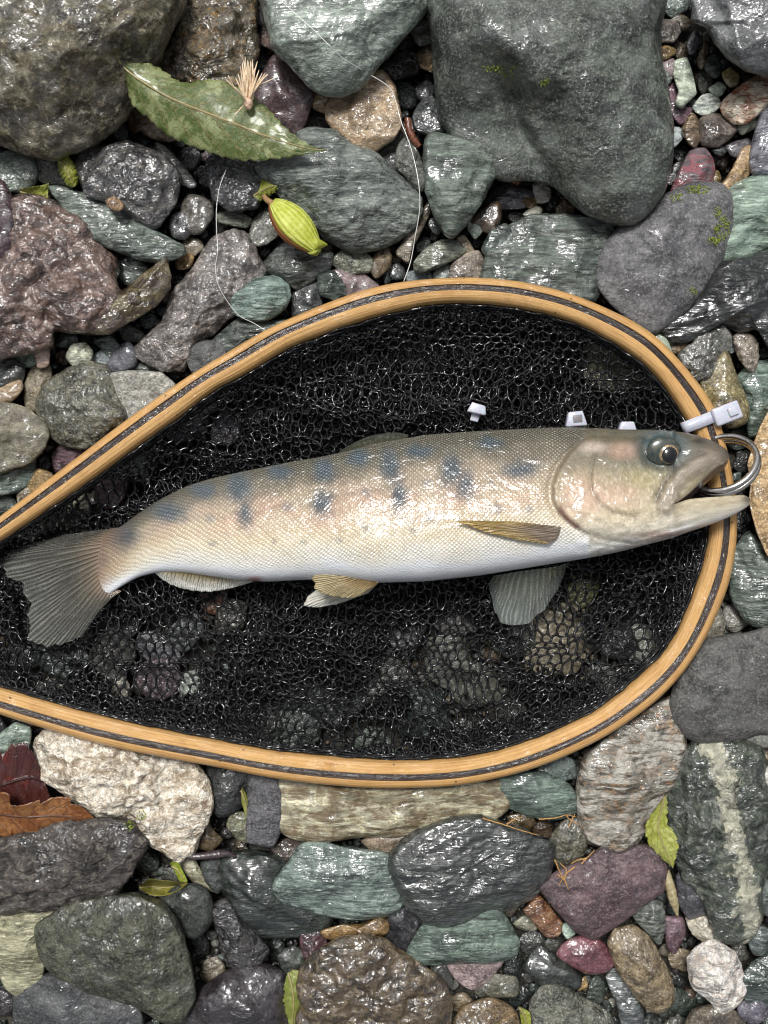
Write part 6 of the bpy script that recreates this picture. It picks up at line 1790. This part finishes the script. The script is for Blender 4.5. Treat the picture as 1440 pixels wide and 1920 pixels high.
leaf('leaf', 'curled olive yellow leaf in the dark gap at lower left', '262,1660 280,1648 300,1650 325,1652 352,1655', '262,1664 282,1662 305,1664 328,1662 352,1656', '264,1668 282,1678 308,1680 334,1670 352,1657',
     [22, 17, 16, 18, 23], [30, 30, 30, 30, 25], [24, 21, 21, 23, 24], leaf_mat('olive_leaf', ('6c6a2c', '8a8438', '4c3c18'), '8c8440', nv=5, dark='2c2210'), n=60, seed=5)
leaf('leaf', 'small bright green leaf scrap above the curled olive leaf', '318,1620 330,1612 342,1632 352,1652', '322,1624 332,1630 340,1642 350,1656', '326,1632 332,1644 338,1654 348,1660',
     [19, 20, 20, 19], [22, 22, 21, 19], [18, 18, 18, 18], leaf_mat('bright_leaf', ('90a030', 'a4b044', '748422'), '808c38', nv=4), n=40, seed=6)
leaf('leaf', 'green leaf piece standing at the bottom left of the glossy brown rock', '548,1818 560,1820 570,1826 572,1850 570,1890 560,1922', '540,1824 546,1845 550,1868 550,1895 548,1925', '536,1832 534,1856 534,1880 538,1905 540,1926',
     [22, 24, 24, 22], [20, 20, 20, 20], [22, 21, 21, 20], leaf_mat('dull_leaf', ('7c843c', '969a58', '5f6a30'), '8c9050', nv=5), teeth=4, tooth=4, n=50, seed=7)
leaf('leaf', 'tiny yellow leaf scrap at the bottom edge left of the speckled rough stone', '972,1886 984,1892 994,1900 996,1922', '974,1890 982,1902 986,1916 986,1932', '974,1894 976,1910 978,1924 976,1938',
     [24, 23, 22, 21], [22, 22, 22, 21], [22, 21, 20, 20], YEL, n=40, seed=8)
leaf('leaf', 'thin yellow green leaf sliver left of the grey rectangular stone', '454,1476 462,1490 468,1510 468,1528', '452,1482 458,1498 462,1514 464,1530', '452,1488 453,1504 457,1518 461,1530',
     [22, 22, 21, 20], [20, 20, 19, 19], [20, 19, 19, 19], YEL, n=40, seed=9)
BROWN = leaf_mat('brown_leaf', ('7a4a24', '96663a', '5a2c18'), '40261a', nv=6, slant=1.5, dark='2c160e', coat=0.5, rough=0.35)
RED = leaf_mat('red_leaf', ('5a2018', '4a2420', '2c1414'), '30120e', nv=6, slant=1.2, dark='1c0e0c', coat=0.8, rough=0.3)
leaf('leaf', 'brown curled dead leaf at the left edge on the dark brown rock', '-30,1480 12,1495 24,1512 64,1512 100,1500 140,1510 180,1538', '-30,1520 10,1528 50,1532 90,1530 130,1532 176,1542',
     '-30,1560 10,1562 42,1570 80,1562 120,1548 150,1546 176,1545', [26, 30, 32, 31, 29, 26], [34, 36, 36, 33, 30, 26], [26, 27, 27, 27, 27, 26], BROWN, n=120, seed=10, teeth=4, tooth=11, rib='4a2c1a')
leaf('leaf', 'dark red wet leaf at the left edge beside the creamy white rock', '-20,1440 10,1415 32,1396 58,1408 70,1430', '-20,1480 12,1470 36,1462 58,1458 84,1466', '-20,1512 12,1506 40,1516 66,1512 96,1500',
     [24, 26, 26, 24, 22], [25, 27, 28, 27, 24], [23, 24, 24, 22, 21], RED, n=120, seed=11, teeth=4, tooth=9, rib='30140e')

def husk():
    root = empty('seed_husk', P(555, 425, 22)); ploc = np.array(root.location)
    tag(root, 'plump yellow green seed husk with brown side and short stalk', 'husk')
    a0, a1 = np.array([510, 378.]), np.array([598, 474.])
    ax = a1 - a0; L = np.linalg.norm(ax); ax /= L; nr = np.array([-ax[1], ax[0]])
    n, m = 60, 72
    u = np.linspace(0.0, 1, n); ph = np.linspace(0, 2 * pi, m, endpoint=False)
    w = 37 * np.sin(pi * np.clip(u * 0.93 + 0.04, 0, 1)) ** 0.68 * (1 - 0.22 * u)
    rib = 1 + 0.05 * np.abs(np.sin(ph * 3.5))[None] - 0.03 + 0.03 * np.sin(ph * 7 + 1)[None] * np.sin(pi * u)[:, None]
    R = w[:, None] * rib
    cx = a0[0] + ax[0] * u * L; cy = a0[1] + ax[1] * u * L
    X = cx[:, None] + nr[0] * R * np.cos(ph)[None]; Y = cy[:, None] + nr[1] * R * np.cos(ph)[None]
    Z = 33 + R * MM * np.sin(ph)[None] * 0.85
    V = PA(X, Y, Z).reshape(-1, 3)
    V = np.concatenate([V, [P(*a0, 33)], [P(*a1, 33)]]) - ploc
    i = np.arange(n - 1)[:, None] * m; k = np.arange(m)[None]; k2 = (k + 1) % m
    Q = np.stack([i + k, i + k2, i + m + k2, i + m + k], -1).reshape(-1, 4)
    kk = np.arange(m); kk2 = (kk + 1) % m
    T = np.concatenate([np.stack([np.full(m, n * m), kk2, kk], 1), np.stack([np.full(m, n * m + 1), (n - 1) * m + kk, (n - 1) * m + kk2], 1)])
    me = mesh_np('shell', V, Q, T)
    import bmesh
    bm = bmesh.new(); bm.from_mesh(me); bmesh.ops.recalc_face_normals(bm, faces=bm.faces); bm.to_mesh(me); bm.free()
    f = np.stack([np.repeat(u, m), np.tile(np.cos(ph), n), np.tile(ph, n)], 1); f = np.concatenate([f, [[0, 0, 0], [1, 0, 0]]])
    vattr(me, 'fc', f)
    t = NT('husk')
    fc = t.attr('fc'); s = t.n('ShaderNodeSeparateXYZ'); t.l(fc, s.inputs[0])
    v = t.mm(); n1 = t.noise(v, 0.25, 4, 0.65)
    col = t.mix(t.ramp(n1, 0.4, 0.65), lin('a4ac38'), lin('bcc060'))
    st = t.math('ABSOLUTE', t.math('SINE', t.math('MULTIPLY', s.outputs[2], 9.0)))
    col = t.mix(t.ramp(st, 0.0, 0.12, 0.55, 0), col, lin('8c9430'))
    side = t.ramp(t.math('ADD', s.outputs[1], t.math('MULTIPLY', t.math('SUBTRACT', n1, 0.5), 0.25)), 0.62, 0.80)
    col = t.mix(side, col, lin('7a4a22'))
    h = t.math('ADD', n1, t.math('MULTIPLY', st, 0.5))
    b = t.bsdf(Base_Color=col, Roughness=0.55, Normal=t.bump(h, 0.0010, 0.8)); t.l(b.outputs[0], t.out.inputs['Surface'])
    link('shell', me, t.m, root)
    V, Q, T = tube(PA(*resample(pts('494,368 502,376 514,384'), 14).T, np.linspace(32, 34, 14)), np.linspace(0.0013, 0.0018, 14), 8)
    link('stalk', mesh_np('stalk', V - ploc, Q, T), simple_mat('husk_stalk', '7a5a38', 0.5, noise='96784c'), root)
    for pth, z0, z1 in (('588,458 600,458 614,459', 36, 31), ('586,466 592,474 594,480', 35, 29)):
        V, Q, T = tube(PA(*resample(pts(pth), 12).T, np.linspace(z0, z1, 12)), np.array([0.0032, 0.0031, 0.003, 0.0028, 0.0026, 0.0023, 0.002, 0.0017, 0.0014, 0.001, 0.0007, 0.0003]), 8)
        link('tip', mesh_np('tip', V - ploc, Q, T), t.m, root)
husk()

def thing_tube(name, label, cat, path, zs, rad, mat, sides=6, wob=0.0, seed=0, n=None):
    p = pts(path); n = n or max(30, len(p) * 12)
    q = resample(p, n)
    z = np.interp(np.linspace(0, 1, n), np.linspace(0, 1, len(zs)), zs)
    if wob:
        a = np.arange(n)
        q = q + wob * np.stack([fbm(np.stack([a * 0.2, a * 0 + seed, a * 0], 1), 2), fbm(np.stack([a * 0.2, a * 0 + seed + 9, a * 0], 1), 2)], 1)
    r = np.interp(np.linspace(0, 1, n), np.linspace(0, 1, len(rad)), rad) * 0.001
    W = PA(q[:, 0], q[:, 1], z)
    loc = W[n // 2]
    V, Q, T = tube(W, r, sides)
    o = link(name, mesh_np(name, V - loc, Q, T), mat, loc=tuple(loc))
    tag(o, label, cat)
    return o

LINE = simple_mat('nylon_line', 'd8d8d2', 0.15, 0.8, trans=0.0)
thing_tube('fishing_line', 'thin clear fishing line running from the top boulder down to the hoop', 'fishing line',
           '515,-10 545,18 590,58 638,105 680,132 728,162 742,190 752,228 768,270 781,320 787,365 786,400 779,440 770,490 757,528', [62, 64, 64.5, 64, 55, 42, 40, 39, 40, 44, 45, 42, 38, 34, 34], [.20, .20], LINE, n=160)
thing_tube('fishing_line', 'thin loose fishing line hanging over the quartz rock to the hoop', 'fishing line',
           '424,318 412,350 406,390 406,430 408,470 404,500 408,530 420,555 436,578 452,594 476,606 497,619', [33, 34, 34, 35, 36, 37, 36, 36, 34, 33, 32, 33], [.14, .14], LINE, n=120)
TWIG = simple_mat('twig_bark', '7c7052', 0.55, 0.2, noise='a09670', bump=0.6, bscale=0.5)
thing_tube('twig', 'pale olive twig below the yellow leaf at lower right', 'twig', '1248,1632 1256,1660 1262,1685 1270,1716', [22, 24, 25, 25], [2.0, 2.3, 2.6, 2.2, .6], TWIG, 10, 1.2, 1)
thing_tube('twig', 'dark wet twig right of the creamy white rock', 'twig', '318,1600 350,1606 390,1604 420,1600 442,1606', [21, 21, 21, 21, 20], [1.4, 1.9, 1.8, 2.2, .8], simple_mat('dark_twig', '2c2226', 0.3, 0.7, noise='463a3c', bump=.6), 9, 2.0, 2)
thing_tube('twig', 'red brown broken stick between tan rock and broad boulder', 'twig', '764,222 768,245 776,262 786,275', [26, 26, 25, 24], [1.6, 1.6, 1.9, 1.5], simple_mat('red_twig', '5a3020', 0.4, 0.4, noise='74442c', bump=.5), 8, 1.0, 3)
ROOT = simple_mat('rootlet', '96703e', 0.6, 0.1, noise='b48c54')
def rootlets(label, paths, zs):
    root = empty('rootlet'); first = pts(paths[0])[0]; root.location = P(first[0], first[1], zs[0]); ploc = np.array(root.location)
    tag(root, label, 'rootlet')
    for j, p in enumerate(paths):
        q = resample(pts(p), 26); a = np.arange(26)
        q = q + 1.5 * np.stack([pnoise(np.stack([a * .3, a * 0 + j, a * 0], 1)), pnoise(np.stack([a * .3, a * 0 + j + 5, a * 0], 1))], 1)
        V, Q, T = tube(PA(q[:, 0], q[:, 1], np.linspace(zs[0], zs[1], 26)), np.linspace(0.00042, 0.0002, 26), 5)
        link('fibre', mesh_np('fibre', V - ploc, Q, T), ROOT, root)
rootlets('thin orange rootlet lying along the top of the dark wet stone', ['905,1534 940,1545 975,1556 1008,1566', '950,1546 965,1536 980,1532'], [36, 34])
rootlets('fine brown rootlets on the upper left of the maroon stone', ['1090,1620 1104,1605 1115,1594', '1100,1610 1085,1612 1070,1620', '1045,1640 1058,1650 1066,1668', '1058,1650 1062,1632 1050,1618', '1078,1625 1060,1640 1048,1660',
          '1040,1612 1052,1640 1062,1660'], [36, 35])
rootlets('brown rootlets beside the dark green banded oval stone', ['1010,1536 1040,1534 1062,1528 1080,1532', '1062,1530 1072,1540 1086,1546', '1066,1552 1072,1538 1078,1526'], [27, 25])

def tuft():
    root = empty('bristle_tuft', P(468, 195, 48)); ploc = np.array(root.location)
    tag(root, 'little tuft of pale tan bristles on the green leaf', 'tuft')
    rs = np.random.default_rng(9)
    mat = simple_mat('bristle', 'd8bc98', 0.55, 0.1, noise='f0dcc0')
    parts = []
    for k in range(34):
        a = rs.normal(-pi / 2, 0.33); L = rs.uniform(45, 78) * (1 - 0.25 * abs(a + pi / 2))
        p0 = np.array([466 + rs.normal(0, 4), 184 + rs.normal(0, 4)])
        p1 = p0 + L * np.array([cos(a), sin(a)])
        path = PA(np.linspace(p0[0], p1[0], 5), np.linspace(p0[1], p1[1], 5), np.linspace(49, 50 + rs.uniform(0, 9), 5))
        parts.append(tube(path, np.array([.5, .62, .55, .36, .10]) * 0.001, 5))
    for p0, p1 in (((458, 196), (440, 216)), ((483, 160), (502, 140)), ((480, 162), (512, 148)), ((440, 165), (428, 142)), ((458, 182), (446, 170))):
        path = PA(np.linspace(p0[0], p1[0], 5), np.linspace(p0[1], p1[1], 5), np.linspace(49, 53, 5))
        parts.append(tube(path, 0.00025, 5))
    V, Q, T = merge(parts)
    link('bristles', mesh_np('bristles', V - ploc, Q, T), mat, root)
    V, Q, T = unit_rock(rs, 14, 10)
    W = V * np.array([8, 12, 8]) * MM * 0.001 + np.array(P(466, 194, 49.5))
    link('knot', mesh_np('knot', W - ploc, Q, T), simple_mat('tuft_knot', 'b0907a', 0.6, noise='d0b49c', bump=.8), root)
tuft()

def surface_height(px, py):
    """height (mm) of whatever is under a pixel, by ray cast"""
    dg = bpy.context.evaluated_depsgraph_get()
    from mathutils import Vector
    o = Vector((0, 0, CAM_H)); d = Vector(P(px, py, 0)) - o; d.normalize()
    hit, loc, *_ = SC.ray_cast(dg, o, d)
    return loc.z * 1000 if hit else 0.0

def moss(label, blobs, seed):
    rs = np.random.default_rng(seed)
    t = NT('moss')
    v = t.mm(); b = t.bsdf(Base_Color=t.mix(t.ramp(t.noise(v, 0.6, 3), 0.35, 0.65), lin('4c5c18'), lin('8a9a2c')), Roughness=0.6)
    t.l(b.outputs[0], t.out.inputs['Surface'])
    parts = []
    for (cx, cy, rx, ry, n) in blobs:
        for k in range(n):
            a = rs.uniform(0, 2 * pi); r = math.sqrt(rs.uniform())
            x, y = cx + rx * r * cos(a), cy + ry * r * sin(a)
            z = surface_height(x, y) - 0.3
            b0 = np.array(P(x, y, z)); L = rs.uniform(0.9, 2.4) * 0.001
            d = np.array([rs.normal(), rs.normal(), rs.uniform(.5, 1.3)]); d /= np.linalg.norm(d)
            pth = b0 + d * L * np.linspace(0, 1, 3)[:, None] + np.array([0, 0, -0.0002]) * (np.linspace(0, 1, 3)[:, None] ** 2)
            parts.append(tube(pth, np.array([.28, .24, .05]) * 0.001, 4))
    V, Q, T = merge(parts)
    o = link('moss', mesh_np('moss', V, Q, T), t.m)
    tag(o, label, 'moss', kind='stuff')
moss('green moss sprigs on the broad boulder at the top', [(925, 130, 20, 7, 60), (950, 140, 10, 8, 30), (1020, 153, 9, 6, 30), (962, 128, 6, 5, 12)], 1)
moss('green moss patches on the purple grey cobble', [(1308, 356, 24, 8, 90), (1268, 372, 12, 7, 26), (1352, 428, 14, 24, 110), (1344, 400, 8, 10, 26), (1300, 546, 8, 6, 22), (1338, 452, 10, 8, 40)], 2)
moss('green moss on the lower edge of the creamy white rock', [(245, 1548, 8, 8, 36), (268, 1530, 14, 8, 22)], 3)
